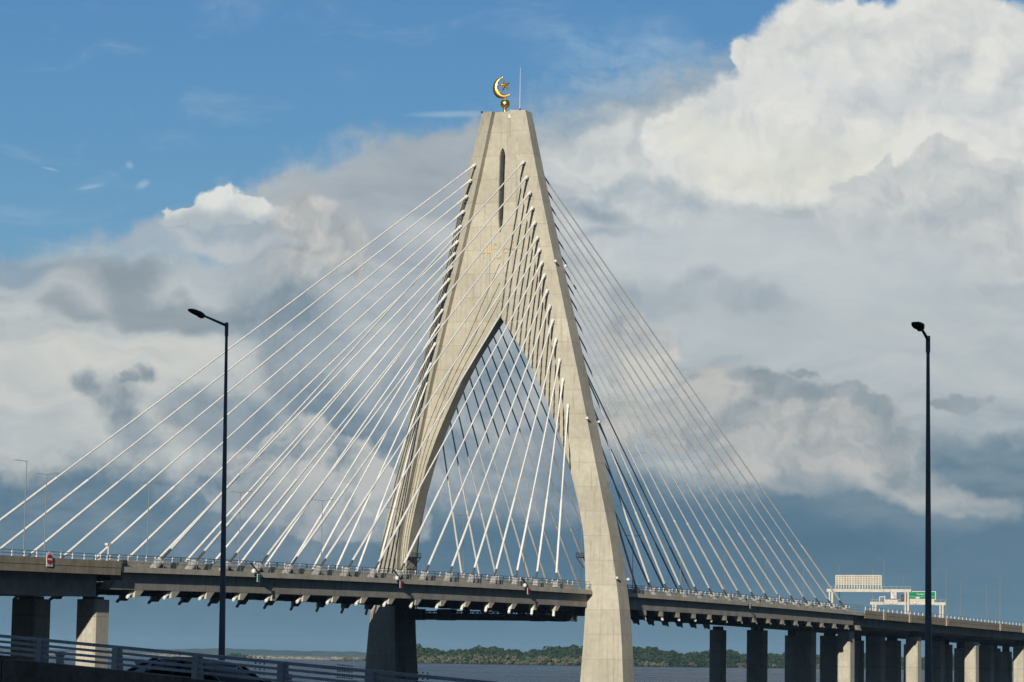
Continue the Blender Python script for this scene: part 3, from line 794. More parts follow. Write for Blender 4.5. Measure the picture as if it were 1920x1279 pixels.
MB().box(-8.66, -8.60, -21.4, 17.9, 17.45, 18.7).build('toe_screen', M['dark'], gt)
mb = MB()
for y0, y1 in ((-14, -11.5), (7, 10.5), (-19, -16.5), (14.5, 17.5)): MB().box(-8.9, -6.1, y0, y1, 17.2, 19.6).build('trolley', M['dark'], gt)
mb = MB()
for y in (-20, -8, 4, 16): MB().beam((-7.5, y, 19.1), (-7.5, y, 20.4), .2, .2, (0, 1, 0)).build('hanger', M['dark'], gt)
mb = MB()
for x in (-8.4, -7.7): mb.beam((x, 17.3, 17.4), (x, 17.3, 15.3), .07, .07, (0, 1, 0))
for i in range(6): mb.beam((-8.4, 17.3, 15.4+.36*i), (-7.7, 17.3, 15.4+.36*i), .06, .06)
mb.build('ladder', M['dark'], gt)

# ------------------------------------------------------------------ deck lamps
def lamp_head(mb, y, s):
    mb.hexa([(-.16, y-.45, 0), (.16, y-.45, 0), (.16, y+.45, 0), (-.16, y+.45, 0)], [(-.1, y-.38, .12), (.1, y-.38, .12), (.1, y+.38, .12), (-.1, y+.38, .12)])
def make_lamp(double):
    t = thing('street_lamp', (0, 0, 0), 'x', 'street lamp', 'lamp posts on the bridge')
    hh = 15.4
    child('pole', MB().tube((0, 0, 0), (0, 0, hh), .10, .06, 10).tube((0, 0, 0), (0, 0, .5), .2, .2, 10).mesh('pole', M['lampgrey'], True), t)
    for s in ((-1, 1) if double else (1,)):
        child('arm', MB().tube((0, 0, hh-.15), (0, s*1.7, hh+.12), .05, .045, 8).mesh('arm', M['lampgrey'], True), t)
        mb = MB(); mb.hexa([(-.14, s*1.6, 0), (.14, s*1.6, 0), (.14, s*2.35, .06), (-.14, s*2.35, .06)], [(-.1, s*1.65, .09), (.1, s*1.65, .09), (.1, s*2.3, .12), (-.1, s*2.3, .12)])
        child('lamp_head', mb.mesh('lamp_head', M['rail']), t, (0, 0, hh+.02))
    return t
dbl = make_lamp(True)
n_l = 0
_unused = ['just behind the left end of the deck', 'over the seventh cable bracket', 'between the dark foreground pole and the pylon', 'left of the pylon', 'closely left of the far pylon leg', 'beside the far pylon leg', 'seen through the pylon arch', 'in the middle of the arch opening', 'just left of the near pylon leg']
for k in range(-1, 19):
    xx = -172.0+30.85*k
    o = dbl if n_l == 0 else copy_tree(dbl)
    zb = zf(xx)+.78 if XL < xx < XR else (zr_(xx)+1.1 if xx > 0 else zl_(xx)+1.1)
    o.location = (xx, 0, zb); n_l += 1
    if xx < 0: wh = 'left of the pylon'; nn = int(round((-xx)/30.85))
    o['label'] = 'double-armed grey median lamp post, %s in the row from the left' % ['first', 'second', 'third', 'fourth', 'fifth', 'sixth', 'seventh', 'eighth', 'ninth', 'tenth', 'eleventh', 'twelfth', 'thirteenth', 'fourteenth', 'fifteenth', 'sixteenth', 'seventeenth', 'eighteenth', 'nineteenth', 'last'][n_l-1]
sgl = make_lamp(False)
for i, (xx, lb) in enumerate([(-212.2, 'single-armed grey lamp post at the near edge of the left approach'), (196.1, 'single-armed lamp post beside the white panel gantry'), (255.6, 'single-armed lamp post just right of the green sign gantry'), (313.9, 'single-armed lamp post second from the right frame edge'), (373.0, 'single-armed lamp post nearest the right frame edge')]):
    o = sgl if i == 0 else copy_tree(sgl)
    o.location = (xx, -24.0, (zl_(xx) if xx < 0 else zr_(xx))+2.1-(1.3 if xx < 0 else .9)); o['label'] = lb

# ------------------------------------------------------------------ sign gantries on the right approach
def gantry_frame(x, ztop, zb, y0, y1, label):
    t = thing('sign_gantry', (x, 0, zb), label, 'sign gantry', 'overhead sign gantries')
    MB().box(x-.4, x+.4, y0-.6, y1+.6, ztop-.85, ztop).build('beam', M['cream'], t)
    for yy in (y0, y1-1.3):
        MB().box(x-.35, x+.35, yy, yy+.55, zb, ztop-.85).build('leg', M['cream'], t)
        MB().box(x-.35, x+.35, yy+.9, yy+1.3, zb, ztop-.85).build('leg', M['cream'], t)
    rl = MB(); y = y0-.5
    while y < y1+.5: rl.beam((x-.4, y, ztop), (x-.4, y, ztop+.7), .05, .05, (0, 1, 0)); y += 1.4
    rl.beam((x-.4, y0-.5, ztop+.7), (x-.4, y1+.5, ztop+.7), .05, .05)
    rl.build('guard_rail', M['cream'], t)
    return t
G1, G2 = 219.8, 256.0
g1 = gantry_frame(G1, 30.55, zr_(G1)+1.1, -23.9, -.1, 'white portal gantry carrying the large gridded panel')
mp_ = thing('display_panel', (G1-.5, -9, 30.6), 'large white gridded panel standing on top of the left gantry', 'sign panel')
py0, py1 = -15.8, -2.3; pz0, pz1 = 31.3, 34.35
MB().box(G1-.32, G1-.1, py0, py1, pz0+.55, pz1).build('backing', M['panel'], mp_)
mb = MB()
for i in range(18):
    y = py0+(py1-py0)*i/17; mb.box(G1-.62, G1-.33, y-.15, y+.15, pz0-.74, pz1+.05)
for i in range(5):
    z = pz0+.6+(pz1-pz0-.6)*i/4; mb.box(G1-.55, G1-.36, py0, py1, z-.14, z+.14)
mb.build('grid_frame', M['cream'], mp_)
g2 = gantry_frame(G2, 27.75, zr_(G2)+1.1, -23.2, -1.3, 'white portal gantry carrying the green direction sign')
MB().box(G2-.62, G2-.47, -20.5, -12.6, 27.0, 28.4).box(G2-.62, G2-.47, -9.3, -5.4, 27.0, 28.4).build('sign_base_panel', M['cream'], g2)
def board(x, y0, y1, z0, z1, name, face, edge, label):
    t = thing(name, (x, (y0+y1)/2, z0), label, 'road sign')
    MB().box(x-.08, x+.04, y0, y1, z0, z1).build('edge', edge, t)
    MB().box(x-.10, x-.085, y0+.18, y1-.18, z0+.18, z1-.18).build('face', face, t)
    return t
def ontext(t, body, size, x, y, z, mat):
    me = text_mesh('lettering', body, size, mat, .012)
    o = bpy.data.objects.new('lettering', me); COL.objects.link(o); o.parent = t
    o.rotation_euler = (R(90), 0, R(-90)); o.location = Vector((x, y, z))-Vector(t.location)
    return o
sgn = board(G2-.5, -20.9, -12.7, 28.5, 30.95, 'direction_sign', M['green'], M['white'], 'green direction sign with white lettering, partly behind the right lamp pole')
ontext(sgn, 'Temburong', .8, G2-.63, -16.9, 30.1, M['white'])
MB().box(G2-.625, G2-.61, -20.6, -13.0, 29.32, 29.38).build('divider', M['white'], sgn)
mb = MB(); mb.loft([[(G2-.63+j*.02, -15.4+.7*math.cos(a_), 29.0+.2*math.sin(a_)) for a_ in [2*math.pi*i/16 for i in range(16)]] for j in (0, 1)])
mb.build('symbol', M['white'], sgn)
s2 = board(G2-.5, -9.1, -6.9, 28.5, 31.05, 'speed_sign', M['white'], M['blue'], 'white sign with two red rings and a blue edge, left of the amber display')
def ring(t, x, y, z, r, mat, w=.12):
    mb = MB(); o, i_ = [], []
    n_ = 24; vs = []
    for k in range(n_):
        a_ = 2*math.pi*k/n_
        vs += [(x, y+r*math.cos(a_), z+r*math.sin(a_)), (x, y+(r-w)*math.cos(a_), z+(r-w)*math.sin(a_)), (x+.02, y+r*math.cos(a_), z+r*math.sin(a_)), (x+.02, y+(r-w)*math.cos(a_), z+(r-w)*math.sin(a_))]
    fs_ = []
    for k in range(n_):
        a_ = 4*k; b_ = 4*((k+1) % n_); fs_ += [(a_, b_, b_+1, a_+1), (a_, a_+2, b_+2, b_), (a_+1, b_+1, b_+3, a_+3)]
    mb.add(vs, fs_); mb.build('ring', mat, t)
ring(s2, G2-.63, -8.0, 30.4, .5, M['red'], .1); ring(s2, G2-.63, -8.35, 29.15, .45, M['red'], .1)
ontext(s2, '80', .5, G2-.63, -8.0, 30.4, M['dark']); ontext(s2, '50', .4, G2-.63, -8.35, 29.15, M['dark'])
MB().box(G2-.63, G2-.61, -8.95, -7.05, 29.7, 29.77).build('divider', M['blue'], s2)
s3 = board(G2-.5, -12.2, -10.4, 28.1, 29.9, 'amber_display', M['dark'], M['dark'], 'dark square display with a glowing amber ring beside the green sign')
ring(s3, G2-.63, -11.3, 29.0, .7, M['orange'], .35)
for yy, rr2 in ((-7.3, .5), (-14.5, .5)):
    t = thing('speed_roundel', (G2-.7, yy, 27.0), 'round red-rimmed white sign on the gantry base, %s' % ('under the white and blue sign' if yy > -10 else 'under the green sign'), 'road sign', 'roundels on the gantry base panel')
    mb = MB(); mb.tube((G2-.66, yy, 27.7), (G2-.7, yy, 27.7), rr2, rr2, 20); mb.build('disc', M['white'], t)
    ring(t, G2-.73, yy, 27.62, rr2, M['red'])
cf = thing('equipment_rack', (G2-.5, -4.5, 27.75), 'small white open rack holding a grey box on the right gantry', 'rack')
MB().box(G2-.7, G2-.5, -5.4, -5.2, 27.76, 29.5).box(G2-.7, G2-.5, -3.8, -3.6, 27.76, 29.3).box(G2-.7, G2-.5, -5.2, -3.8, 29.15, 29.35).build('upright', M['white'], cf)
MB().box(G2-.68, G2-.55, -5.1, -3.9, 28.2, 29.1).build('box', M['rail'], cf)

# ------------------------------------------------------------------ navigation signs hung over the near fascia
def hung_sign(x, face, label, arm=True, lamp=True, w=.9, h=1.3, dz=-.35):
    z = zf(x)+.85
    t = thing('hanging_sign', (x, -24.4, z), label, 'sign', 'navigation signs hung on the deck edge')
    if arm: MB().beam((x-1.6, -24.4, z+1.5), (x+.2, -24.9, z-.1), .22, .22).build('arm', M['dark'], t)
    MB().box(x-w/2, x+w/2, -25.12, -25.05, z+dz-h, z+dz).build('frame', M['white'], t)
    MB().box(x-w/2+.1, x+w/2-.1, -25.15, -25.122, z+dz-h+.1, z+dz-.1).build('face', face, t)
    MB().box(x-.1, x+.1, -25.05, -24.3, z+dz-.3, z+dz-.1).build('bracket', M['dark'], t)
    if lamp:
        me = lathe([(0, -.4), (.24, -.36), (.36, -.16), (.36, .12), (.24, .34), (0, .4)], 16).mesh('lamp', M['white'], True)
        o = bpy.data.objects.new('lamp', me); COL.objects.link(o); o.parent = t; o.location = (-1.4, -.55, .1)
hung_sign(-146.0, M['green'], 'green hanging sign on a dark slanted arm, left along the deck edge')
hung_sign(-94.4, M['red'], 'dull red hanging sign with a white lamp, in front of the far pylon leg')
hung_sign(-38.9, M['red'], 'bright red hanging sign with a white lamp, right of the arch middle')
hung_sign(88.5, M['dark'], 'small dark hanging sign on the deck edge right of the pylon', False, False, .8, 1.2)
ne = thing('no_entry_sign', (-206.6, -24.75, 22.0), 'red no-entry disc with a white bar on the left approach parapet', 'road sign')
MB().box(-207.4, -205.8, -24.80, -24.72, 21.7, 23.7).build('plate', M['white'], ne)
MB().tube((-206.6, -24.80, 22.75), (-206.6, -24.84, 22.75), .76, .76, 28).build('disc', M['red'], ne)
MB().box(-207.15, -206.05, -24.87, -24.845, 22.62, 22.9).build('bar', M['white'], ne)
rs = thing('round_sign', (110.3, -24.3, 24.0), 'small round white sign with a red rim on the railing right of the pylon', 'road sign')
MB().tube((110.3, -24.25, 23.6), (110.3, -24.25, 24.5), .05).build('post', M['steel'], rs)
MB().tube((110.25, -24.4, 25.2), (110.3, -24.5, 25.2), .8, .8, 24).build('disc', M['white'], rs)
MB().tube((110.2, -24.5, 25.2), (110.25, -24.53, 25.2), .22, .22, 24).build('emblem', M['red'], rs)
cc = thing('camera_pole', (-190.2, -24.2, 25.3), 'short white camera post at the joint between approach and cable deck', 'camera post')
MB().tube((-190.2, -24.2, 23.2), (-190.2, -24.2, 25.6), .09).build('post', M['white'], cc)
MB().box(-190.8, -189.7, -24.45, -23.95, 25.5, 25.85).build('camera_box', M['white'], cc)

# ------------------------------------------------------------------ foreground ramp, rails, barrier, lamp poles, car
O0 = Vector((-509.04, -233.43, 0)); U0 = Vector((-.297, -.955, 0)).normalized(); N0 = Vector((.955, -.297, 0)).normalized()
def rz(s): return 9.60-.0512*s              # top of the near rail
def rp(s, n, z): return O0+U0*s+N0*n+Vector((0, 0, rz(s)+z-.065*max(n, 0)))
def rstrip(s0, s1, n0, n1, z0, z1):
    rings = []
    k = max(1, int((s1-s0)/5))
    for i in range(k+1):
        s = s0+(s1-s0)*i/k; rings.append([rp(s, n0, z0), rp(s, n1, z0), rp(s, n1, z1), rp(s, n0, z1)])
    return MB().loft(rings)
ZP = -.50; ZR = -1.52
rampo = thing('ramp_viaduct', tuple(rp(0, 6, -3)), 'dark foreground concrete ramp carrying the road across the bottom left corner', 'ramp')
rstrip(-90, 70, -.45, 12.2, ZR-1.3, ZR-.02).build('slab', M['barrier'], rampo)
rstrip(-90, 70, .3, 11.45, ZR-.02, ZR).build('road_surface', M['asphalt'], rampo)
for s in (-80, -40, 5, 45): rstrip(s-1, s+1, 4, 8, -12, ZR-1.3).build('column', M['barrier'], rampo)
segs = [(-90, -3.6, .05), (-3.55, 2.35, 0), (2.4, 9.4, -.02), (9.45, 70, -.03)]
nb = thing('concrete_barrier', tuple(rp(0, 0, ZR)), 'dark stained concrete barrier along the near edge of the foreground ramp', 'barrier', 'ramp barriers')
for a, b, dz in segs: rstrip(a, b, -.28, .18, ZR, ZP+dz).build('barrier_segment', M['barrier'], nb)
fb = thing('concrete_barrier', tuple(rp(0, 11.7, ZR)), 'concrete barrier along the far edge of the foreground ramp behind the car', 'barrier', 'ramp barriers')
rstrip(-90, 70, 11.5, 11.95, ZR, ZR+.45).build('barrier_segment', M['barrier'], fb)
def guard(n, zoff, label, s_first, gap, s0, s1, wpost):
    t = thing('guard_rail', tuple(rp(0, n, ZP)), label, 'guard rail', 'metal rails on the ramp barriers')
    for zz, th in ((-.035, .066), (-.155, .052), (-.272, .052), (-.388, .052)):
        mb = MB(); s = s0
        while s < s1-.1:
            e_ = min(s+5.0, s1); mb.beam(rp(s, n-.07, zz+zoff), rp(e_, n-.07, zz+zoff), .06, th); s = e_
        mb.build('rail', M['guard'], t)
    s = s_first
    pm = None
    while s < s1:
        if s > s0:
            a = rp(s, n, ZP+zoff-.05); b = rp(s, n, zoff-.03)
            MB().hexa([a-U0*wpost-N0*.13, a+U0*wpost-N0*.13, a+U0*wpost+N0*.06, a-U0*wpost+N0*.06], [b-U0*wpost-N0*.12, b+U0*wpost-N0*.12, b+U0*wpost+N0*.02, b-U0*wpost+N0*.02]).build('post', M['guard'], t)
            # bolted splice plates next to some posts
        s += gap
    mb = MB()
    for sj in (2.52*1+1.75, 2.52*3-.95, 2.52*3+1.2, 2.52*2+1.5):
        for zz in (-.035, -.155, -.272):
            for q in range(4):
                if (q+int(sj*10)) % 5:
                    c_ = rp(sj+q*.13, n-.07, zz+zoff); mb.tube(c_+Vector((0, 0, -.05)), c_+Vector((0, 0, -.036)), .012, .012, 6).tube(c_+Vector((0, 0, .055)), c_+Vector((0, 0, .078)), .014, .014, 6)
    mb.build('bolt_row', M['dark'], t)
    return t
guard(0, 0, 'grey four-bar metal rail on posts along the near barrier of the foreground ramp', -2.52*8, 2.52, -40, 45, .085)
dp_ = MB().box(-.09, .09, -.07, .07, 0, .86).box(-.11, .11, -.09, .09, .74, .80).mesh('delineator_post', M['guard'])
for i, (s_, w_) in enumerate([(-16.6, 'by the dark left pier'), (-13.2, 'between the left pier and the car'), (-7.4, 'just right of the left lamp pole'), (-5.0, 'farthest right, before the pylon')]):
    o = thing('delineator_post', tuple(rp(s_, 11.72, ZR+.42)), 'short dark post on the far ramp edge '+w_, 'post', 'posts along the far ramp edge')
    o.rotation_euler = (0, 0, math.atan2(U0.y, U0.x)); child('body', dp_, o)
def fg_lamp(base, top, az, lat, rise, label, tilt=None):
    t = thing('lamp_pole', tuple(base), label, 'lamp pole', 'tall dark lamp poles on the ramp')
    hh = top.z-base.z; lean = Vector((top.x-base.x, top.y-base.y, 0))
    e = lean+Vector((0, 0, hh))
    child('pole', MB().tube((0, 0, 0), e*.965, .092, .037, 16).mesh('pole', M['pole'], True), t)
    child('spigot', MB().tube(e*.962, e, .05, .05, 12).tube((0, 0, 0), e*.02, .14, .13, 12).mesh('spigot', M['pole'], True), t)
    ad = Vector((math.cos(az), math.sin(az), 0)); a0 = e-Vector((0, 0, .08)); a1 = a0+ad*lat*.62+Vector((0, 0, rise*.62))
    child('arm', MB().tube(a0, a1, .038, .028, 10).mesh('arm', M['pole'], True), t)
    d = (a1-a0).normalized() if tilt is None else (ad+Vector((0, 0, tilt))).normalized(); sdv = d.cross(Vector((0, 0, 1))).normalized(); upv = sdv.cross(d)
    p = lambda u, v, w: a1+d*u+sdv*v+upv*w
    rings = []
    for u, hw, z0, z1 in ((-.04, .035, -.04, .03), (.05, .08, -.05, .045), (.16, .12, -.045, .055), (.34, .125, -.03, .05), (.46, .10, -.02, .035), (.51, .06, -.008, .02)):
        rings.append([p(u, -hw, z0), p(u, hw, z0), p(u, hw, z1*.6), p(u, hw*.6, z1), p(u, -hw*.6, z1), p(u, -hw, z1*.6)])
    child('lamp_head', MB().loft(rings).mesh('lamp_head', M['dark']), t)
    child('lens', MB().hexa([p(.02, -.05, -.085), p(.14, -.05, -.085), p(.14, .05, -.085), p(.02, .05, -.085)], [p(.0, -.06, -.045), p(.16, -.06, -.045), p(.16, .06, -.045), p(.0, .06, -.045)]).mesh('lens', M['dark']), t)
tl = at_dist(425, 605, 75); bl = at_dist(415, 1285, 75)
armaz = math.atan2(-N0.y, -N0.x)
fg_lamp(bl, tl, armaz, 1.32, .30, 'tall dark lamp pole behind the ramp rail, left of the pylon')
tr_ = at_dist(1740, 630, 62); br_ = at_dist(1741, 1276, 62); br_.z = rp(12, 11.7, ZR+.4).z
fg_lamp(br_, tr_, math.atan2(-.06, -1.0), 1.05, .30, 'tall dark lamp pole near the right edge in front of the approach piers', .10)

# car
car = thing('car', tuple(rp(-3.4, 5.4, ZR)), 'dark blue saloon car passing behind the ramp rail', 'car')
car.rotation_euler = (math.atan(-.065), math.atan(.0512), math.atan2(U0.y, U0.x))
def ct(p_): return (p_[0], p_[1], p_[2])
body = MB(); rings = []
for x, zb, zt, hw, hb in ((-2.32, .42, .78, .74, .70), (-2.25, .30, .96, .80, .78), (-1.6, .22, .99, .88, .86), (-.8, .20, .97, .90, .88), (0.2, .20, .95, .90, .88), (.95, .20, .93, .90, .88), (1.6, .22, .86, .88, .86), (2.1, .28, .76, .82, .80), (2.32, .38, .62, .72, .70)):
    rings.append([(x, -hb, zb), (x, hb, zb), (x, hw, (zb+zt)/2), (x, hw*.97, zt-.06), (x, hw*.82, zt), (x, -hw*.82, zt), (x, -hw*.97, zt-.06), (x, -hw, (zb+zt)/2)])
body.loft(rings)
child('body', body.mesh('body', M['paint'], True), car)
cab = MB(); rings = []
for x, zt, hb, hw in ((-2.0, .985, .74, .70), (-1.15, 1.34, .80, .58), (-.75, 1.40, .80, .58), (-.1, 1.42, .80, .58), (.35, 1.37, .80, .57), (1.25, .94, .76, .70)):
    rings.append([(x, -hb, .93), (x, hb, .93), (x, hw, zt-.03), (x, hw*.8, zt), (x, -hw*.8, zt), (x, -hw, zt-.03)])
cab.loft(rings)
child('window_glass', cab.mesh('window_glass', M['glass'], True), car)
roof = MB(); rings = []
for x, zt, hw in ((-1.2, 1.345, .56), (-.75, 1.412, .60), (-.1, 1.432, .60), (.38, 1.378, .57)):
    rings.append([(x, -hw, zt-.045), (x, hw, zt-.045), (x, hw*.8, zt+.005), (x, -hw*.8, zt+.005)])
roof.loft(rings)
ro_ = child('roof', roof.mesh('roof', M['paint'], True), car)
for s in (-1, 1):
    for xa, za, ya, xb, zb_, yb in ((-1.95, .97, .76, -1.15, 1.36, .60), (-.35, .94, .82, -.3, 1.40, .62), (1.25, .93, .77, .35, 1.38, .60)):
        child('window_pillar', MB().beam((xa, s*ya, za), (xb, s*yb, zb_), .07, .06, (0, 1, 0)).mesh('window_pillar', M['paint']), car)
    child('mirror', MB().box(.75, .95, s*.88 if s > 0 else -1.08, 1.08 if s > 0 else -.88, .96, 1.1).mesh('mirror', M['paint']), car)
    child('headlight', MB().box(2.1, 2.3, s*.66-.12, s*.66+.12, .58, .7).mesh('headlight', M['lampw']), car)
    child('tail_light', MB().box(-2.34, -2.2, s*.62-.14, s*.62+.14, .72, .88).mesh('tail_light', M['lampred']), car)
    for x in (-1.4, 1.42):
        wh = child('wheel', MB().tube((x, s*.68, .31), (x, s*.9, .31), .31, .31, 20).mesh('wheel', M['tyre'], True), car)
        rm = bpy.data.objects.new('rim', MB().tube((x, s*.9, .31), (x, s*.92, .31), .2, .18, 14).mesh('rim', M['rim'])); COL.objects.link(rm); rm.parent = wh

car2 = copy_tree(car)
car2.location = (-119.5, -16.5, zf(-119.5)+.80); car2.rotation_euler = (0, 0, 0)
car2['label'] = 'dark car roof showing above the crash barrier on the bridge deck, left of the pylon'
# ------------------------------------------------------------------ water, land, trees
def land_mat(name, c1, c2, sc, rough=.95):
    return material(name, c1, rough, var=c2, nscale=sc, fine_var=.3, spec=.1)
mt = bpy.data.materials.new('river water'); mt.use_nodes = True
n = Nodes(mt.node_tree); b = mt.node_tree.nodes['Principled BSDF']
b.inputs['Base Color'].default_value = (.015, .02, .026, 1); b.inputs['Roughness'].default_value = .22
b.inputs['IOR'].default_value = 1.33
pos = n.new('ShaderNodeNewGeometry').outputs['Position']
h1 = n.noise(n.vmath('MULTIPLY', pos, (1, 1.5, 1)), .22, 5, .6).outputs['Fac']
h2 = n.noise(pos, .9, 4, .6).outputs['Fac']
big = n.noise(pos, .012, 4, .6).outputs['Fac']
hh_ = n.math('ADD', n.math('MULTIPLY', h1, 1.0), n.math('MULTIPLY', h2, .35))
bp = n.new('ShaderNodeBump'); bp.inputs['Strength'].default_value = .9; bp.inputs['Distance'].default_value = 1.0
n.put(bp.inputs['Height'], hh_); n.l.new(bp.outputs[0], b.inputs['Normal'])
n.put(b.inputs['Roughness'], n.math('MULTIPLY_ADD', big, .3, .12)); b.inputs['Specular IOR Level'].default_value = .26
n.put(b.inputs['Base Color'], n.mix(n.smooth(big, .35, .65), (.012, .017, .022, 1), (.022, .026, .030, 1)))
M['water'] = mt
wm = MB()
wm.add([(-2500, -14000, WATER_Z), (26000, -14000, WATER_Z), (26000, 22000, WATER_Z), (-2500, 22000, WATER_Z)], [(0, 1, 2, 3)])
tag(wm.build('water', M['water'], fix=False), 'grey-blue river water reaching the far banks', kind='structure')

def hor(x): return 1233.0+math.tan(ROLL)*(x-960)
SHORE = [(640, 3500), (700, 3200), (785, 3000), (1085, 3000), (1250, 3100), (1500, 3500), (1880, 4200), (2150, 4600), (2500, 5000)]
def shore(x): return float(np.interp(x, [a[0] for a in SHORE], [a[1] for a in SHORE]))
def ground_pt(x, dep, z=WATER_Z):
    p = at_dist(x, hor(x), dep); return Vector((p.x, p.y, z))
lm = MB(); rings = []
xs = list(range(620, 2560, 40))
rings = [[ground_pt(x, shore(x)-8+14*math.sin(x*.05), WATER_Z-.5), ground_pt(x, shore(x)+14, WATER_Z+.5), ground_pt(x, shore(x)+1400, WATER_Z+1.0), ground_pt(x, shore(x)+1400, WATER_Z-1)] for x in xs]
lm.loft(rings)
tag(lm.build('mangrove_ground', land_mat('river mud', (.10, .085, .055), (.06, .06, .035), .02)), 'low muddy river bank under the mangroves', kind='structure')

def leaf_mat(name, c1, c2, c3):
    mt = bpy.data.materials.new(name); mt.use_nodes = True
    n = Nodes(mt.node_tree); b = mt.node_tree.nodes['Principled BSDF']
    b.inputs['Roughness'].default_value = .75
    try: b.inputs['Specular IOR Level'].default_value = .15
    except Exception: pass
    pos = n.new('ShaderNodeNewGeometry').outputs['Position']
    a = n.noise(pos, .045, 3, .5).outputs['Fac']; f = n.noise(pos, .5, 5, .7).outputs['Fac']
    c_ = n.mix(n.smooth(a, .35, .65), c1, c2)
    n.put(b.inputs['Base Color'], n.mix(n.smooth(f, .48, .72), c_, c3))
    return mt
def clumps(centers, radii, squash=.8, nseg=26, leaf=.42, mat=None, name='forest', seed=1, spiky=0.0):
    """crowns as clouds of small tilted leaf-mass faces spread over and inside each crown volume"""
    rg = np.random.default_rng(seed)
    k = len(centers); centers = np.array(centers); radii = np.array(radii)
    tot = k*nseg
    d = rg.normal(size=(tot, 3)); d[:, 2] = d[:, 2]*.9+.35; d /= np.linalg.norm(d, axis=1)[:, None]
    r = np.repeat(radii, nseg); c_ = np.repeat(centers, nseg, axis=0)
    rad = r*(.72+.33*rg.random(tot))
    p = c_+d*rad[:, None]*np.array([1, 1, squash])
    nrm = d+rg.normal(size=(tot, 3))*.45; nrm /= np.linalg.norm(nrm, axis=1)[:, None]
    t1 = np.cross(nrm, rg.normal(size=(tot, 3))); t1 /= np.linalg.norm(t1, axis=1)[:, None]
    t2 = np.cross(nrm, t1)
    sz = (r*leaf*(.6+.8*rg.random(tot)))[:, None]
    lng = 1.0+spiky
    q = [p-t1*sz*.9, p+t2*sz*lng-t1*sz*.1, p+t1*sz*.8, p-t2*sz*.8]
    V = np.stack(q, axis=1).reshape(-1, 3)
    Fc = np.arange(tot*4).reshape(-1, 4)
    me = bpy.data.meshes.new(name)
    me.vertices.add(len(V)); me.vertices.foreach_set('co', V.ravel())
    me.loops.add(tot*4); me.loops.foreach_set('vertex_index', Fc.ravel())
    me.polygons.add(tot); me.polygons.foreach_set('loop_start', np.arange(0, tot*4, 4)); me.polygons.foreach_set('loop_total', np.full(tot, 4))
    me.materials.append(mat); me.update(); me.validate()
    o = bpy.data.objects.new(name, me); COL.objects.link(o); return o
green = leaf_mat('mangrove leaves', (.020, .044, .016, 1), (.036, .058, .022, 1), (.060, .078, .032, 1))
pale = leaf_mat('pale shore shrubs', (.16, .155, .095, 1), (.12, .125, .065, 1), (.25, .235, .16, 1))
def height_at(x):
    return float(np.interp(x, [640, 700, 785, 900, 1100, 1250, 1335, 1500, 1900, 2500], [4, 8, 15.5, 15, 17.5, 18, 17, 17, 20, 22]))
cs, rs_ = [], []
rg = np.random.default_rng(5)
for i in range(7200):
    x = rg.uniform(690, 2300); dd = rg.random()**1.6*160
    D = shore(x)+22+dd
    h = height_at(x)*(.70+.34*rg.random()+.16*math.sin(x*.043)+.07*math.sin(x*.17+1)+.05*math.sin(x*.41))*min(1, .55+dd/40)
    if rg.random() < .012: h *= 1.22
    r_ = rg.uniform(2.0, 4.6)
    for zz in (1.0, .62, .3):
        if zz < 1 and dd > 60: continue
        p = ground_pt(x, D, WATER_Z+max(1.5, h*zz-r_*.7)); cs.append(tuple(p)); rs_.append(r_*(1 if zz == 1 else 1.15))
fo = clumps(cs, rs_, .85, 16, .40, green, 'mangrove_forest', 3)
tag(fo, 'dense dark green mangrove forest along the far river bank', kind='stuff')
cs, rs_ = [], []
x = 655
while x < 2250:
    big_ = (1.0 if x < 1120 else .62)*(1 if x > 780 else .5)*rg.uniform(.65, 1.15)
    D0 = shore(x)+rg.uniform(8, 16)
    for i in range(int(34*big_+8)):
        a1, a2 = rg.uniform(0, math.pi), rg.uniform(0, 1)
        dx_, dz_ = math.cos(a1)*a2**.5*16*big_, math.sin(a1)*a2**.5*8.6*big_
        px_ = x+dx_*FPX/D0; p = ground_pt(px_, D0-3*math.sin(a1)+rg.uniform(-2, 4), WATER_Z+.8+dz_)
        cs.append(tuple(p)); rs_.append(rg.uniform(.9, 2.1)*(.6+.5*big_))
    x += rg.uniform(20, 46)*(1 if x < 1120 else 1.25)
tag(clumps(cs, rs_, .8, 20, .34, pale, 'shore_shrubs', 9, .8), 'pale grey-green shrubs at the water line in front of the forest', kind='stuff')
# sand bar with dry reeds, left of the far leg
sb = MB(); rings = []
for x in range(-120, 700, 20):
    D = 4700-(max(x, 0)*1.3)
    rings.append([ground_pt(x, D-40, WATER_Z-.3), ground_pt(x, D, WATER_Z+.35), ground_pt(x, D+260, WATER_Z+.5), ground_pt(x, D+270, WATER_Z-.4)])
sb.loft(rings); tag(sb.build('sand_bar', land_mat('pale sand', (.42, .35, .24), (.30, .25, .17), .03)), 'low pale sand bar across the water', kind='structure')
cs, rs_ = [], []
for i in range(900):
    x = rg.uniform(-60, 690); D = 4700-(max(x, 0)*1.3)
    cs.append(tuple(ground_pt(x, D+rg.uniform(0, 60), WATER_Z+rg.uniform(.6, 2.2)))); rs_.append(rg.uniform(.9, 1.9))
tag(clumps(cs, rs_, 1.3, 8, .4, leaf_mat('dry reeds', (.40, .33, .21, 1), (.30, .26, .16, 1), (.52, .44, .30, 1)), 'dry_reeds', 4, 1.5), 'strip of pale dry reeds on the sand bar', kind='stuff')
bush = clumps([tuple(ground_pt(x, 4100+rg.uniform(0, 30), WATER_Z+rg.uniform(1.5, 6.5)*(1-abs(x-446)/40))) for x in rg.uniform(424, 472, 60)], rg.uniform(1.6, 3.0, 60), .9, 22, .36, green, 'bush', 8)
tag(bush, 'small lone green bush on the sand bar beside the left lamp pole', 'bush')
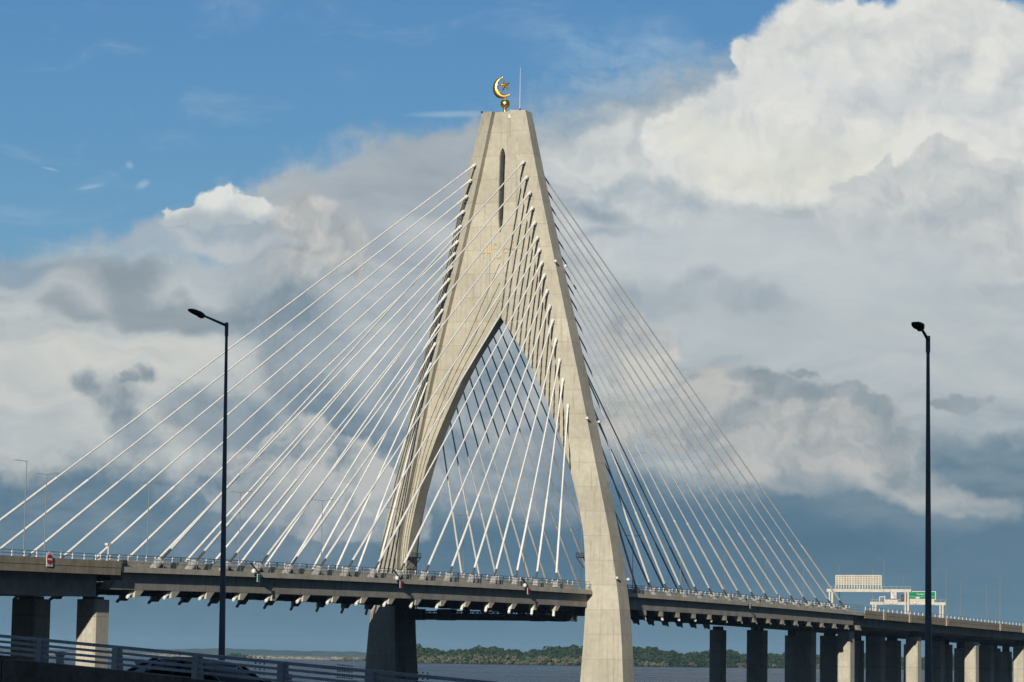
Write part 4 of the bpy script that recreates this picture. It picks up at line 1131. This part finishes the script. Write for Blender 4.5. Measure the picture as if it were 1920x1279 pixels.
# distant low hills
hm = MB(); rings = []
for i, x in enumerate(range(-400, 2500, 12)):
    hgt = 21+2.4*math.sin(i*.11)+1.6*math.sin(i*.37+1)+1.2*math.sin(i*1.3)+rg.uniform(-1.6, 1.6)
    hgt *= float(np.interp(x, [-400, 150, 400, 640, 2500], [.35, .55, 1.0, .92, .9]))
    D = 11500
    rings.append([ground_pt(x, D-60, WATER_Z-2), ground_pt(x, D, WATER_Z+hgt*.75), ground_pt(x, D+90, WATER_Z+hgt), ground_pt(x, D+900, WATER_Z+hgt*.5), ground_pt(x, D+1500, WATER_Z-2)])
hm.loft(rings); tag(hm.build('hills', land_mat('distant forest', (.035, .055, .02), (.07, .075, .035), .012)), 'low wooded hills fading into haze on the horizon', kind='structure')

# unseen cumulus added behind the camera to shade the ramp and lamp poles
ctr = Vector((-505, -237, 13))-SUN*1500
cl = MB(); ico = bmesh.new(); bmesh.ops.create_icosphere(ico, subdivisions=3, radius=1)
iv = [v.co.copy() for v in ico.verts]; fi = [tuple(v.index for v in f.verts) for f in ico.faces]; ico.free()
rg2 = random.Random(3)
e1 = SUN.cross(Vector((0, 0, 1))).normalized(); e2 = e1.cross(SUN).normalized()
for i in range(26):
    a_ = rg2.uniform(0, 6.28); q = rg2.random()**.5
    cpt = ctr+e1*(46*q*math.cos(a_))+e2*(30*q*math.sin(a_))+SUN*rg2.uniform(-25, 25)
    r_ = rg2.uniform(16, 26)
    cl.add([cpt+Vector((v.x*r_, v.y*r_, v.z*r_*.8))*(1+.07*math.sin(v.x*9+i)+.06*math.sin(v.y*13+v.z*7)) for v in iv], fi)
tag(cl.build('shade_cloud', material('cloud white', (.85, .85, .86), 1.0, spec=0), smooth=True, fix=False), 'unseen white cumulus added behind the viewer to shade the ramp', kind='structure')

# ------------------------------------------------------------------ haze
hz = bpy.data.materials.new('haze air'); hz.use_nodes = True
hz.node_tree.nodes.clear(); n = Nodes(hz.node_tree)
pv = n.new('ShaderNodeVolumePrincipled'); pv.inputs['Color'].default_value = (.42, .72, 1.0, 1); pv.inputs['Density'].default_value = 4.5e-5
pv.inputs['Anisotropy'].default_value = 0.0
oo = n.new('ShaderNodeOutputMaterial'); n.l.new(pv.outputs[0], oo.inputs['Volume'])
hb = MB().box(-2900, 26500, -14500, 22500, WATER_Z-9, 150).build('haze', hz, fix=True)
tag(hb, 'thin pale haze in the air over the river', kind='stuff')
